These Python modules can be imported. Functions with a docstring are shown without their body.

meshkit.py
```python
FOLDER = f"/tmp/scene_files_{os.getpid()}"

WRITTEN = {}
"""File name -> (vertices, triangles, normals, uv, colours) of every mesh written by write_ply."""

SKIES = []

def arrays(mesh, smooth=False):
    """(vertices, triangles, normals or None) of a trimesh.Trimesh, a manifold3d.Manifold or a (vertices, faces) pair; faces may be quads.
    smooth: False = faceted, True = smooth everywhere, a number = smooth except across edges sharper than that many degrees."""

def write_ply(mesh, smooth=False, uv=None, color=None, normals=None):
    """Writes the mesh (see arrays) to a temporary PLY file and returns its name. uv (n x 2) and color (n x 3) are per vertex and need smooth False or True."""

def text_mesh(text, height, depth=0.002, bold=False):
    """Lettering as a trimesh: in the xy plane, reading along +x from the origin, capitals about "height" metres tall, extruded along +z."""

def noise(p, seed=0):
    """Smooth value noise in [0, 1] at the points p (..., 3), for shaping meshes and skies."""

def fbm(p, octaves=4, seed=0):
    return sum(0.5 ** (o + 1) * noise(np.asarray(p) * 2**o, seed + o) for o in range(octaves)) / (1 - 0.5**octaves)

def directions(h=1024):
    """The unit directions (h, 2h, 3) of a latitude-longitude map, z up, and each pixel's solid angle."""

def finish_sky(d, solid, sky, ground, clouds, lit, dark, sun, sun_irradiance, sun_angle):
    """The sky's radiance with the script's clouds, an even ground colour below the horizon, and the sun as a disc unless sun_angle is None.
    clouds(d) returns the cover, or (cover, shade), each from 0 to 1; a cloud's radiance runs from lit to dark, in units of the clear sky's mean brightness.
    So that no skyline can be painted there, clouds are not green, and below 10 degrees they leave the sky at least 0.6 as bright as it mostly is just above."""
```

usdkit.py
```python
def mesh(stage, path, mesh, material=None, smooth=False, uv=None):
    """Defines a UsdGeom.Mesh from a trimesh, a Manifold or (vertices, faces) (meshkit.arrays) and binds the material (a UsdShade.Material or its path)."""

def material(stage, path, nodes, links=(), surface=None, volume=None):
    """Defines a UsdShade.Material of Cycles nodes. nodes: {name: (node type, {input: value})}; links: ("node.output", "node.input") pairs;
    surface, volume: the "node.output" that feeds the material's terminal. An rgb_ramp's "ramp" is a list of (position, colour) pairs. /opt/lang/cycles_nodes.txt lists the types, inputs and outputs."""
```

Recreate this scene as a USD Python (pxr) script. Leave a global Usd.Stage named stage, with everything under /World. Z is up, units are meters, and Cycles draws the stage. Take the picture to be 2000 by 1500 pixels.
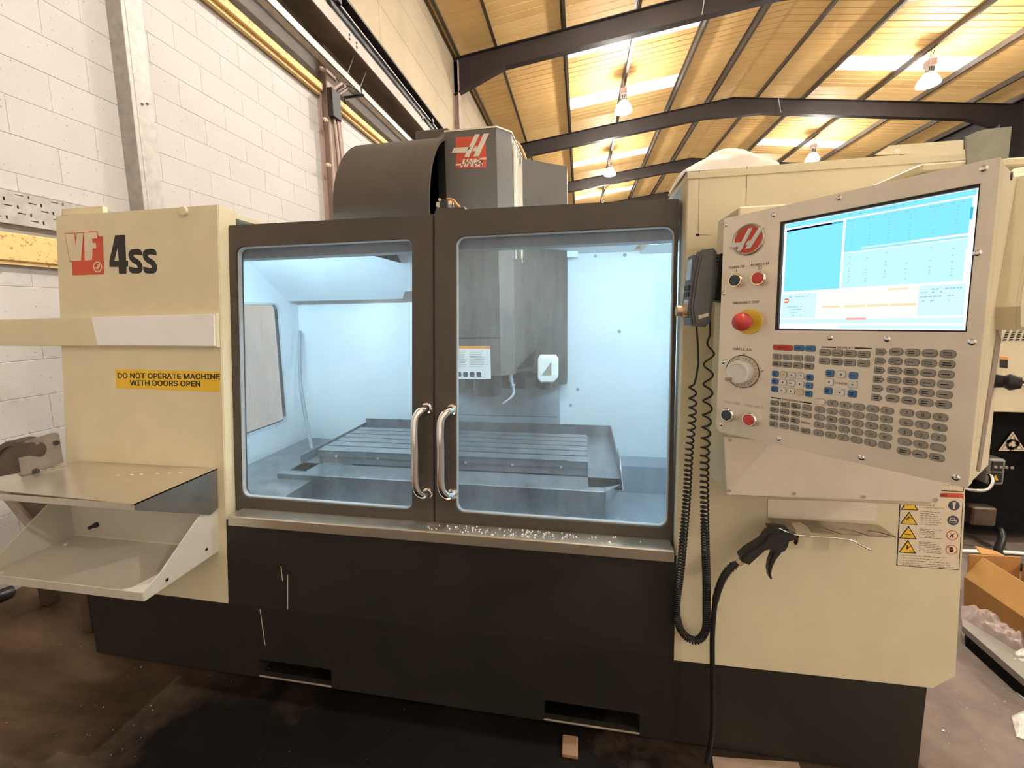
import math, random
import numpy as np, trimesh
import shapely
from shapely.geometry import Polygon, Point, box as sbox
from shapely import affinity
import usdkit, meshkit
from pxr import Usd, UsdGeom, UsdLux, UsdShade, Gf, Sdf

random.seed(7); rng = np.random.default_rng(7)
stage = Usd.Stage.CreateInMemory()
UsdGeom.SetStageUpAxis(stage, UsdGeom.Tokens.z); UsdGeom.SetStageMetersPerUnit(stage, 1.0)
UsdGeom.Xform.Define(stage, '/World'); UsdGeom.Scope.Define(stage, '/World/Looks')

# ---------------------------------------------------------------- camera, light, exposure
F, CXP, CYP = 788.42, 1000.0, 702.86            # focal length and principal point, pixels of a 2000 x 1500 frame
YAW, PITCH, ROLL = .169465, .114573, .0160015
EYE = np.array([0, 0, 1.61])
def cam_axes():
    fwd = np.array([-math.sin(YAW)*math.cos(PITCH), math.cos(YAW)*math.cos(PITCH), -math.sin(PITCH)])
    r = np.array([math.cos(YAW), math.sin(YAW), 0.0]); d = np.cross(fwd, r)
    c, s = math.cos(ROLL), math.sin(ROLL)
    return np.stack([c*r + s*d, -s*r + c*d, fwd], 1)
RC = cam_axes()
cam = UsdGeom.Camera.Define(stage, '/World/camera')
m = np.eye(4); m[0,:3], m[1,:3], m[2,:3], m[3,:3] = RC[:,0], -RC[:,1], -RC[:,2], EYE
cam.AddTransformOp().Set(Gf.Matrix4d(*m.ravel().tolist()))
cam.CreateHorizontalApertureAttr(36.0); cam.CreateVerticalApertureAttr(27.0)
cam.CreateFocalLengthAttr(36.0*F/2000); cam.CreateClippingRangeAttr(Gf.Vec2f(.05, 200))
cam.CreateVerticalApertureOffsetAttr(-(750-CYP)/2000*36.0)
cam.CreateExposureAttr(2.05)

dome = UsdLux.DomeLight.Define(stage, '/World/daylight_sky')
dome.CreateColorAttr(Gf.Vec3f(.92, .97, 1.0)); dome.CreateIntensityAttr(.62)
LAMP_POWER = 980.0                               # emission of each high-bay bulb
ENCLOSURE_LIGHT = 30.0                           # work lights inside the machine
SCREEN = .26

# ---------------------------------------------------------------- helpers
used = {}
def numbered(path):
    n = used.get(path, -1) + 1; used[path] = n
    return path if n == 0 else '%s_%03d' % (path, n)
class Thing:
    def __init__(s, path, loc): s.path, s.loc = path, np.array(loc, float)
def meta(prim, label=None, cat=None, group=None, kind=None):
    for k, v in (('label', label), ('category', cat), ('group', group), ('kind', kind)):
        if v: prim.SetCustomDataByKey(k, v)
def thing(name, label, cat, loc=(0,0,0), group=None, kind=None):
    p = numbered('/World/' + name); x = UsdGeom.Xform.Define(stage, p); x.AddTranslateOp().Set(Gf.Vec3d(*map(float, loc)))
    meta(x.GetPrim(), label, cat, group, kind)
    return Thing(p, loc)
def join(ms):
    ms = [m_ for m_ in ms if m_ is not None]
    return ms[0] if len(ms) == 1 else trimesh.util.concatenate(ms)
def part(parent, name, mesh, mat, smooth=False, label=None, kind=None):
    if isinstance(mesh, list): mesh = join(mesh)
    p = numbered(parent.path + '/' + name)
    v, f = np.asarray(mesh.vertices) - parent.loc, np.asarray(mesh.faces)
    pr = usdkit.mesh(stage, p, trimesh.Trimesh(v, f, process=False), mat, smooth=smooth)
    meta(pr.GetPrim(), label, kind=kind)
    return Thing(p, parent.loc)
def single(name, mesh, mat, label, cat, smooth=False, group=None, kind=None):
    if isinstance(mesh, list): mesh = join(mesh)
    v = np.asarray(mesh.vertices); lo, hi = v.min(0), v.max(0); loc = np.array([(lo[0]+hi[0])/2, (lo[1]+hi[1])/2, lo[2]])
    p = numbered('/World/' + name)
    pr = usdkit.mesh(stage, p, trimesh.Trimesh(v - loc, np.asarray(mesh.faces), process=False), mat, smooth=smooth)
    UsdGeom.Xformable(pr).AddTranslateOp().Set(Gf.Vec3d(*loc.tolist())); meta(pr.GetPrim(), label, cat, group, kind)
    return Thing(p, loc)
def copy(src, loc, label, cat, group):
    p = numbered(src.path); x = UsdGeom.Xform.Define(stage, p)
    x.GetPrim().GetReferences().AddInternalReference(src.path); x.GetPrim().SetInstanceable(True)
    UsdGeom.Xformable(x).GetOrderedXformOps()[0].Set(Gf.Vec3d(*map(float, loc))); meta(x.GetPrim(), label, cat, group)

def B(x0, x1, y0, y1, z0, z1):
    b = trimesh.creation.box((abs(x1-x0), abs(y1-y0), abs(z1-z0))); b.apply_translation(((x0+x1)/2, (y0+y1)/2, (z0+z1)/2)); return b
def CB(x0, x1, y0, y1, z0, z1, c=.004):          # box with chamfered edges
    lo, hi = np.array([min(x0,x1), min(y0,y1), min(z0,z1)]), np.array([max(x0,x1), max(y0,y1), max(z0,z1)]); c = min(c, .45*(hi-lo).min())
    p = []
    for i in range(8):
        q = np.array([hi[k] if i >> k & 1 else lo[k] for k in range(3)]); s = np.array([-1 if i >> k & 1 else 1 for k in range(3)])
        for k in range(3):
            d = s*c; d[k] = 0; p.append(q + d)
    return trimesh.convex.convex_hull(np.array(p))
class Frame:
    """A plane in the room: origin, two axes in it and its normal."""
    def __init__(s, O, X, U): s.O = np.array(O, float); s.X = np.array(X, float); s.U = np.array(U, float); s.N = np.cross(s.X, s.U); s.M = np.stack([s.X, s.U, s.N])
    def w(s, a, b, n=0): return s.O + a*s.X + b*s.U + n*s.N
    def put(s, mesh):
        mesh = mesh.copy(); mesh.vertices = np.asarray(mesh.vertices) @ s.M + s.O; return mesh
    def at(s, u, v, n=0):                          # where the line of sight through a photo point meets the plane
        r = RC @ np.array([(u-CXP)/F, (v-CYP)/F, 1.0]); o = s.O + n*s.N
        p = EYE + r*(np.dot(s.N, o-EYE)/np.dot(s.N, r)) - s.O
        return float(p @ s.X), float(p @ s.U)
    def pts(s, px, n=0): return [s.at(u, v, n) for u, v in px]
def ex(poly, n0, n1):
    if isinstance(poly, (list, tuple)): poly = Polygon(poly)
    if not poly.is_valid: poly = poly.buffer(0)
    g = getattr(poly, 'geoms', [poly])
    ms = [trimesh.creation.extrude_polygon(q, n1-n0, engine='earcut') for q in g if q.area > 1e-9]
    r = join(ms); r.apply_translation((0, 0, n0)); return r
def exc(poly, n0, n1, c=.003):                    # extrusion whose outer edge on the +n side is bevelled
    if isinstance(poly, (list, tuple)): poly = Polygon(poly)
    inner = poly.buffer(-c, join_style=2)
    return join([ex(poly, n0, n1-c), ex(poly.buffer(-c*.5, join_style=2), n1-c, n1-c*.4), ex(inner, n1-c*.4, n1)])
def fit(fr, poly, n0, n1, bevel=0): return fr.put(exc(poly, n0, n1, bevel) if bevel else ex(poly, n0, n1))
def fb(fr, a0, a1, b0, b1, n0, n1, c=0): return fr.put(CB(a0,a1,b0,b1,n0,n1,c) if c else B(a0,a1,b0,b1,n0,n1))
def rrect(a0, a1, b0, b1, r, k=5): return sbox(a0+r, b0+r, a1-r, b1-r).buffer(r, quad_segs=k)
def tube(path, r, n=8, closed=False, caps=True):
    P = np.asarray(path, float); N = len(P); T = np.gradient(P, axis=0); T /= np.linalg.norm(T, axis=1)[:,None] + 1e-12
    r = np.broadcast_to(r, N); ref = np.array([0, 0, 1.0]) if abs(T[0,2]) < .9 else np.array([1.0, 0, 0])
    a = np.cross(T[0], ref); a /= np.linalg.norm(a); rings = []
    for i in range(N):
        a = a - T[i]*(a @ T[i]); a /= np.linalg.norm(a) + 1e-12; b = np.cross(T[i], a)
        t = np.arange(n)/n*2*np.pi; rings.append(P[i] + r[i]*(np.cos(t)[:,None]*a + np.sin(t)[:,None]*b))
    v = np.vstack(rings); f = []
    for i in range(N-1):
        for j in range(n):
            p, q = i*n+j, i*n+(j+1) % n; f += [[p, q, q+n], [p, q+n, p+n]]
    if caps:
        v = np.vstack([v, P[0], P[-1]]); k = len(v)
        for j in range(n): f += [[k-2, (j+1) % n, j], [k-1, (N-1)*n+j, (N-1)*n+(j+1) % n]]
    return trimesh.Trimesh(v, f, process=False)
def spline(pts, k=60):
    from scipy.interpolate import CubicSpline
    p = np.asarray(pts, float); t = np.r_[0, np.cumsum(np.linalg.norm(np.diff(p, axis=0), axis=1))]
    return CubicSpline(t, p, axis=0)(np.linspace(0, t[-1], k))
def cyl(p0, p1, r, n=20, r2=None): return tube([p0, p0 + (np.asarray(p1)-p0)*.5, p1] if r2 is None else [p0, p1], r if r2 is None else np.array([r, r2]), n)
def V(*a): return np.array(a, float)
def lathe(o, axis, prof, n=24):                   # prof: (distance along the axis, radius)
    axis = np.asarray(axis, float)/np.linalg.norm(axis); ref = V(0,0,1) if abs(axis[2]) < .9 else V(1,0,0)
    a = np.cross(axis, ref); a /= np.linalg.norm(a); b = np.cross(axis, a); t = np.arange(n)/n*2*np.pi
    ring = np.cos(t)[:,None]*a + np.sin(t)[:,None]*b
    v = np.vstack([o + d*axis + max(r, 1e-5)*ring for d, r in prof]); f = []
    for i in range(len(prof)-1):
        for j in range(n):
            p, q = i*n+j, i*n+(j+1) % n; f += [[p, p+n, q+n], [p, q+n, q]]
    return trimesh.Trimesh(v, f, process=False)
def text(fr, s, a, b, h, n0, n1, bold=False, sx=1.0, centre=True, shear=0, width=None):
    t = meshkit.text_mesh(s, h, 1.0, bold); v = np.array(t.vertices); v[:,2] = n0 + v[:,2]*(n1-n0); v[:,0] = v[:,0]*(width/np.ptp(v[:,0]) if width else sx) + shear*v[:,1]
    w = v[:,0].max() - v[:,0].min(); v[:,0] += a - (w/2 if centre else 0) - v[:,0].min(); v[:,1] += b - h/2
    return fr.put(trimesh.Trimesh(v, t.faces, process=False))
def strip(pts, w):                                # flat polyline band
    return shapely.LineString(pts).buffer(w/2, cap_style=2, join_style=2)

# ---------------------------------------------------------------- materials
def mat(name, nodes, links, surface): return usdkit.material(stage, '/World/Looks/' + name, nodes, links, surface)
def plain(name, col, rough=.5, metal=0.0, spec=.5, var=.08, scale=6.0, bump=0.0, bscale=60.0, coat=0.0):
    c = np.array(col, float); lo, hi = np.clip(c*(1-var), 0, 1), np.clip(c*(1+var), 0, 1)
    n = {'g': ('geometry', {}), 'n': ('noise_texture', {'scale': scale, 'detail': 5.0, 'roughness': .6}),
         'r': ('rgb_ramp', {'ramp': [(.3, tuple(lo)), (.7, tuple(hi))]}),
         'p': ('principled_bsdf', {'roughness': rough, 'metallic': metal, 'specular_ior_level': spec, 'coat_weight': coat})}
    l = [('g.position', 'n.vector'), ('n.fac', 'r.fac'), ('r.color', 'p.base_color')]
    if bump:
        n['bn'] = ('noise_texture', {'scale': bscale, 'detail': 3.0}); n['b'] = ('bump', {'strength': bump, 'distance': .004})
        l += [('g.position', 'bn.vector'), ('bn.fac', 'b.height'), ('b.normal', 'p.normal')]
    return mat(name, n, l, 'p.BSDF')
def glow(name, col, s): return mat(name, {'e': ('emission', {'color': col, 'strength': float(s)})}, [], 'e.emission')
M = {}
M['beige'] = plain('beige_paint', (.69, .61, .415), .42, var=.04, bump=.05, bscale=300)
M['pale'] = plain('pale_paint', (.56, .52, .44), .3, var=.03)
M['base'] = plain('shaded_base_paint', (.0165, .0125, .009), .55, var=.2, scale=3)  # charcoal paint darkened to carry the light falloff near the floor
M['dark'] = plain('charcoal_paint', (.068, .054, .041), .5, var=.14, scale=3, bump=.08, bscale=400)
M['head'] = plain('head_cover_paint', (.125, .105, .085), .42, var=.1, scale=3)
M['black'] = plain('black_plastic', (.018, .016, .015), .45, var=.1)
M['blackp'] = plain('black_print', (.012, .011, .012), .6, var=.05)
M['steel'] = plain('stainless_steel', (.66, .60, .51), .25, metal=.85, var=.06, scale=9)
M['plate'] = plain('brushed_faceplate', (.84, .76, .64), .34, metal=.42, var=.10, scale=4)
M['chrome'] = plain('chrome', (.85, .83, .8), .08, metal=1.0, var=.02)
M['galv'] = plain('galvanised_steel', (.40, .37, .335), .5, metal=.35, var=.16, scale=14)
M['grime'] = plain('dusty_steel', (.33, .27, .21), .55, metal=.3, var=.3, scale=12)
M['red'] = plain('red_print', (.60, .075, .03), .45, var=.05)
M['redb'] = plain('red_plastic', (.62, .06, .045), .3, var=.05)
M['yellow'] = plain('yellow_print', (.80, .50, .02), .45, var=.05)
M['yellowp'] = plain('yellow_plastic', (.80, .56, .06), .4, var=.05)
M['cream'] = plain('cream_print', (.72, .62, .46), .45, var=.04)
M['whitep'] = plain('white_plastic', (.78, .75, .70), .35, var=.03)
M['blue'] = plain('blue_key', (.07, .20, .44), .45, var=.08)
M['grey'] = plain('grey_key', (.33, .30, .26), .45, var=.1, scale=40)
M['navy'] = plain('navy_button', (.045, .06, .085), .35, var=.1)
M['orange'] = plain('orange_print', (.80, .30, .05), .45, var=.05)
M['frame'] = plain('dark_steelwork', (.017, .0105, .0085), .55, var=.25, scale=2)
M['purlin'] = plain('galvanised_purlin', (.10, .08, .062), .5, metal=.2, var=.2, scale=4)
M['pinksteel'] = plain('primed_crane_steel', (.42, .31, .26), .6, var=.12, scale=4)
M['soffit'] = plain('mottled_brown_steel', (.10, .07, .045), .7, var=.5, scale=1.3)  # uneven dark brown for the underside of the crane beam
M['wallpaint'] = plain('cream_cladding', (.42, .335, .22), .7, var=.06, scale=1.5)
M['bouncewall'] = plain('bounce_wall_paint', (.80, .78, .74), .8, var=.03)
M['mortar'] = plain('painted_mortar', (.49, .46, .42), .8, var=.08)
def block_mat(name, tone):
    c = np.array((.52, .495, .465))*tone
    return mat(name, {'g': ('geometry', {}), 'n': ('noise_texture', {'scale': 2.2, 'detail': 6.0, 'roughness': .65}), 'r': ('rgb_ramp', {'ramp': [(.3, tuple(c*.96)), (.7, tuple(c*1.02))]}),
        'v': ('noise_texture', {'scale': 42.0, 'detail': 2.0}), 'h': ('rgb_ramp', {'ramp': [(.0, (.25, .2, .15)), (.27, (.3, .25, .2)), (.31, (1, 1, 1)), (1, (1, 1, 1))]}),
        'x': ('mix_color', {'blend_type': 'multiply', 'fac': .5}), 'b': ('bump', {'strength': .35, 'distance': .004}), 'bn': ('noise_texture', {'scale': 120.0, 'detail': 4.0}),
        'p': ('principled_bsdf', {'roughness': .75, 'specular_ior_level': .25})},
        [('g.position', 'n.vector'), ('g.position', 'v.vector'), ('g.position', 'bn.vector'), ('n.fac', 'r.fac'), ('v.fac', 'h.fac'), ('r.color', 'x.a'), ('h.color', 'x.b'), ('x.result', 'p.base_color'), ('bn.fac', 'b.height'), ('b.normal', 'p.normal')], 'p.BSDF')
M['block'] = [block_mat('painted_block_a', 1.0), block_mat('painted_block_b', .985), block_mat('painted_block_c', 1.01)]
def liner(name, t):                                # tan liner sheet; slight translucency added to brighten roof and hall
    return mat(name, {'g': ('geometry', {}), 'n': ('noise_texture', {'scale': 1.2, 'detail': 5.0}), 'r': ('rgb_ramp', {'ramp': [(.3, (.58*t, .36*t, .138*t)), (.7, (.64*t, .405*t, .157*t))]}),
        'p': ('principled_bsdf', {'roughness': .6, 'specular_ior_level': .3}), 't': ('translucent_bsdf', {}), 'x': ('mix_closure', {'fac': .035})},
        [('g.position', 'n.vector'), ('n.fac', 'r.fac'), ('r.color', 'p.base_color'), ('r.color', 't.color'), ('p.BSDF', 'x.closure1'), ('t.BSDF', 'x.closure2')], 'x.closure')
M['roof'] = [liner('roof_liner_%s' % 'abc'[i], t) for i, t in enumerate((1, .975, 1.02))]
M['rooflight'] = mat('translucent_rooflight', {'g': ('geometry', {}), 'm': ('mapping', {'scale': (.15, 4.0, 1.0)}), 'n': ('noise_texture', {'scale': 3.0, 'detail': 4.0}), 'r': ('rgb_ramp', {'ramp': [(.3, (.66, .64, .60)), (.7, (.86, .85, .82))]}),
        't': ('translucent_bsdf', {}), 'd': ('diffuse_bsdf', {'color': (.42, .41, .39)}), 'x': ('mix_closure', {'fac': .60})},
        [('g.position', 'm.vector'), ('m.vector', 'n.vector'), ('n.fac', 'r.fac'), ('r.color', 't.color'), ('t.BSDF', 'x.closure1'), ('d.BSDF', 'x.closure2')], 'x.closure')
M['yellowsteel'] = mat('rusty_yellow_steel', {'g': ('geometry', {}), 'n': ('noise_texture', {'scale': 35.0, 'detail': 5.0, 'roughness': .7}), 'r': ('rgb_ramp', {'ramp': [(.0, (.30, .13, .04)), (.36, (.42, .2, .06)), (.44, (.74, .50, .20)), (1, (.80, .56, .24))]}), 'p': ('principled_bsdf', {'roughness': .6})},
        [('g.position', 'n.vector'), ('n.fac', 'r.fac'), ('r.color', 'p.base_color')], 'p.BSDF')
M['floor'] = mat('oily_shaded_concrete', {'g': ('geometry', {}), 'm': ('mapping', {'rotation': (0, 0, .5), 'scale': (.55, 2.0, 1.0)}),
        'n': ('noise_texture', {'scale': 1.3, 'detail': 7.0, 'roughness': .62, 'distortion': .6}), 'r': ('rgb_ramp', {'ramp': [(.30, (.028, .017, .010)), (.5, (.135, .088, .054)), (.70, (.27, .185, .12))]}),
        # oil stain plus painted light falloff before the machine, clean concrete at right
        'd': ('vector_math', {'math_type': 'distance', 'vector2': (-.55, .75, 0)}), 'n2': ('noise_texture', {'scale': 1.6, 'detail': 7.0, 'roughness': .65}), 'ad': ('math', {'math_type': 'multiply_add', 'value2': -1.9}),
        's': ('map_range', {'from_min': .0, 'from_max': 1.15, 'to_min': .02, 'to_max': 1.0, 'clamp': True}),
        'sx': ('separate_xyz', {}), 'rx': ('map_range', {'from_min': .75, 'from_max': 1.5, 'to_min': 0.0, 'to_max': 1.0, 'clamp': True}), 'ry': ('map_range', {'from_min': -1.5, 'from_max': -3.0, 'to_min': 0.0, 'to_max': 1.0, 'clamp': True}), 'rm': ('math', {'math_type': 'maximum'}),
        'c': ('rgb_ramp', {'ramp': [(.25, (.09, .066, .055)), (.5, (.155, .12, .10)), (.75, (.22, .175, .148))]}), 'cn': ('noise_texture', {'scale': 3.5, 'detail': 8.0, 'roughness': .7}),
        'dk': ('mix_color', {'blend_type': 'multiply', 'fac': 1.0}), 'x': ('mix_color', {}), 'bn': ('noise_texture', {'scale': 70.0, 'detail': 4.0}), 'b': ('bump', {'strength': .3, 'distance': .006}),
        'rr': ('map_range', {'from_min': 0.0, 'from_max': 1.0, 'to_min': .45, 'to_max': .8}), 'p': ('principled_bsdf', {'specular_ior_level': .12})},
        [('g.position', 'm.vector'), ('m.vector', 'n.vector'), ('n.fac', 'r.fac'), ('g.position', 'd.vector1'), ('g.position', 'n2.vector'), ('n2.fac', 'ad.value1'), ('d.value', 'ad.value3'), ('ad.value', 's.value'),
         ('g.position', 'sx.vector'), ('sx.x', 'rx.value'), ('g.position', 'cn.vector'), ('cn.fac', 'c.fac'), ('r.color', 'dk.a'), ('s.result', 'dk.b'), ('dk.result', 'x.a'), ('c.color', 'x.b'), ('sx.y', 'ry.value'), ('rx.result', 'rm.value1'), ('ry.result', 'rm.value2'), ('rm.value', 'x.fac'), ('x.result', 'p.base_color'),
         ('g.position', 'bn.vector'), ('bn.fac', 'b.height'), ('b.normal', 'p.normal'), ('n.fac', 'rr.value'), ('rr.result', 'p.roughness')], 'p.BSDF')
M['pane'] = mat('hazy_polycarbonate', {'g': ('geometry', {}), 'm': ('mapping', {'scale': (1.0, 1.0, .25)}), 'n': ('noise_texture', {'scale': 9.0, 'detail': 6.0, 'roughness': .7}), 'r': ('map_range', {'from_min': .35, 'from_max': .75, 'to_min': .02, 'to_max': .12, 'clamp': True}),
        't': ('transparent_bsdf', {'color': (.93, .96, .98)}), 'd': ('diffuse_bsdf', {'color': (.8, .82, .84)}), 'tr': ('translucent_bsdf', {'color': (.8, .86, .9)}), 'ds': ('mix_closure', {'fac': .6}), 'x': ('mix_closure', {}),
        'lw': ('layer_weight', {'blend': .5}), 'pw': ('math', {'math_type': 'power', 'value2': 5.0}), 'f': ('math', {'math_type': 'multiply_add', 'value2': .55, 'value3': .03}), 'gl': ('glossy_bsdf', {'color': (1, 1, 1), 'roughness': .06}), 'y': ('mix_closure', {})},
        [('g.position', 'm.vector'), ('m.vector', 'n.vector'), ('n.fac', 'r.value'), ('d.BSDF', 'ds.closure1'), ('tr.BSDF', 'ds.closure2'), ('r.result', 'x.fac'), ('t.BSDF', 'x.closure1'), ('ds.closure', 'x.closure2'), ('lw.facing', 'pw.value1'), ('pw.value', 'f.value1'), ('f.value', 'y.fac'), ('x.closure', 'y.closure1'), ('gl.BSDF', 'y.closure2')], 'y.closure')
M['inner'] = plain('white_enclosure_paint', (.74, .78, .80), .45, var=.05, scale=2.5)
M['innergrey'] = plain('grey_machine_paint', (.30, .33, .36), .45, var=.12, scale=3)
M['iron'] = plain('ground_iron', (.22, .235, .25), .35, metal=.5, var=.25, scale=10)
M['card'] = plain('cardboard', (.56, .30, .09), .8, var=.08, scale=10)
M['cloth'] = plain('white_cloth', (.80, .74, .66), .9, var=.04)
M['cable'] = plain('black_rubber', (.016, .014, .013), .42, var=.1)
M['bulb'] = glow('lamp_bulb', (1.0, .95, .88), LAMP_POWER)
M['tube'] = glow('work_light_tube', (.56, .83, 1.0), ENCLOSURE_LIGHT)
M['film'] = mat('plastic_film', {'t': ('transparent_bsdf', {'color': (.9, .85, .82)}), 'p': ('principled_bsdf', {'base_color': (.62, .50, .45), 'roughness': .22, 'specular_ior_level': .8}), 'x': ('mix_closure', {'fac': .6})}, [('t.BSDF', 'x.closure1'), ('p.BSDF', 'x.closure2')], 'x.closure')
M['hose'] = plain('ochre_hose', (.42, .27, .08), .5)
M['foil'] = plain('crumpled_film', (.66, .60, .55), .25, var=.3, scale=18, spec=.8)
M['rackm'] = plain('dull_rack_steel', (.34, .27, .19), .5, metal=.2, var=.15, scale=15)
M['bracketsteel'] = plain('dark_brushed_steel', (.30, .29, .28), .32, metal=.8, var=.15, scale=10)
M['oilsteel'] = plain('oily_dark_steel', (.075, .068, .06), .4, metal=.3, var=.2, scale=12)
M['pit'] = plain('matt_black_bay_shade', (.006, .006, .006), .8, spec=.1)  # for the black bay, and as painted shade under the floor board
M['bracketgrey'] = plain('grey_bracket_steel', (.19, .165, .135), .5, metal=.3, var=.2, scale=14)
M['cover'] = plain('rail_sheen_white', (.86, .86, .86), .3, var=.02)  # white stands in for light reflected on the upper rail
M['worn'] = plain('worn_print', (.40, .34, .27), .6)
M['plate2'] = plain('dial_plate', (.62, .55, .43), .4, metal=.3)
M['chrome2'] = plain('emblem_metal', (.62, .56, .46), .25, metal=.9)
M['grime2'] = plain('grey_green_bracket', (.27, .26, .19), .4, metal=.2, var=.15, scale=20)
M['grime3'] = plain('drive_grey', (.22, .20, .17), .5, var=.1)
M['hand'] = plain('handset_grey', (.105, .10, .10), .4, var=.06)
M['lcd'] = plain('handset_lcd', (.42, .55, .66), .25, var=.03)
M['brass'] = plain('worn_brass', (.60, .44, .26), .35, metal=.7, var=.1)
M['gun'] = plain('black_gun_plastic', (.028, .026, .024), .35, var=.1)
M['rust'] = plain('rusty_brown_steel', (.10, .068, .045), .5, metal=.2, var=.4, scale=9)
M['rust2'] = plain('dull_wood', (.26, .15, .085), .8)
M['card2'] = plain('cardboard_shaded', (.42, .21, .06), .85, var=.1, scale=10)  # darker copy of the cardboard, with shade put into its colour
M['scrap'] = plain('pale_fibre_board', (.38, .28, .21), .85, var=.12, scale=25)
def screen_mat(name, c): return glow(name, c, SCREEN)
# ================================================================ the hall
XW, XR, RIDGE = -3.353, 14.36, 5.5
FRAMES = [-.80, 5.15, 11.10, 17.05, 23.0, 28.95, 34.9]
def ztop(x): return 8.27 + .1225*((x if x < RIDGE else 2*RIDGE - x) - XW)
S = dict(kind='structure')
floor = single('floor', B(-4, 15, -5.4, 36, -.2, 0), M['floor'], 'dark oily concrete workshop floor with dust, stains and painted falloff', None, kind='structure')
wl = thing('wall_left', 'cream painted blockwork wall with pale cladding above the crane beam', None, (XW, 0, 0), kind='structure')
part(wl, 'mortar_bed', B(XW-.25, XW-.0028, -5.4, 36, 0, 8.6), M['mortar'])
def proj(p):
    q = RC.T @ (np.asarray(p, float) - EYE)
    return (CXP + F*q[0]/q[2], CYP + F*q[1]/q[2]) if q[2] > .1 else None
blocks = []
for r in range(20):
    z0 = .02 + .225*r - (.02 if r == 0 else 0)
    for k in range(-13, 80):
        y0 = .45*k + (.225 if r % 2 else 0) + .21
        a, b_ = proj((XW, y0, z0)), proj((XW, y0+.44, z0+.215)); area = 0
        if a and b_ and b_[0] > 0 and a[0] < 900 and max(a[1], b_[1]) > -30 and min(a[1], b_[1]) < 1220:
            hid = (a[0] > 430 and min(a[1], b_[1]) > 445) or (a[0] > 125 and b_[0] < 440 and min(a[1], b_[1]) > 425 and max(a[1], b_[1]) < 1160) or (a[0] > 670 and min(a[1], b_[1]) > 320)
            area = 0 if hid else abs(b_[0]-a[0])*abs(b_[1]-a[1]) + 1
        blocks.append((area, r, y0, z0))
blocks.sort(key=lambda t: -t[0])
rest = []
for i, (area, r, y0, z0) in enumerate(blocks):
    j = .0028; o = rng.uniform(-.0005, .0005); top = z0 + (.245 if r == 0 else .225) - j
    if i < 290 and area > 0: part(wl, 'block', CB(XW-.05, XW+o, y0, y0+.4490, z0, top, .0022), M['block'][int(rng.integers(3))])
    else: rest.append(B(XW-.02, XW+o, y0, y0+.45-j, z0, top))
part(wl, 'block_rest', rest, M['block'][0], kind='stuff')
for k in range(5):
    for q in range(10): part(wl, 'cladding_panel', CB(XW-.03, XW+.012, -5.4+4.1*q, -5.4+4.1*q+4.094, 5.55+.62*k, 5.55+.62*k+.616, .004), M['wallpaint'])
part(wl, 'upper_render', B(XW-.03, XW+.002, -5.4, 36, 4.54, 5.55), M['block'][0])
single('wall_right', B(XR, XR+.2, -5.4, 36, 0, 8.6), M['frame'], 'dark far right side wall of the hall', None, kind='structure')
single('wall_back', B(-4, 15, 36, 36.2, 0, 9.6), M['wallpaint'], 'far end wall of the hall behind the machine', None, kind='structure')
single('wall_front', B(-3.34, 14.3, -4.5, -4.3, 0, 8.2), M['bouncewall'], 'unseen end wall of the hall behind the viewer, set near and white as bounce', None, kind='structure')  # unseen wall placed near and white to bounce fill onto the front
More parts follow.
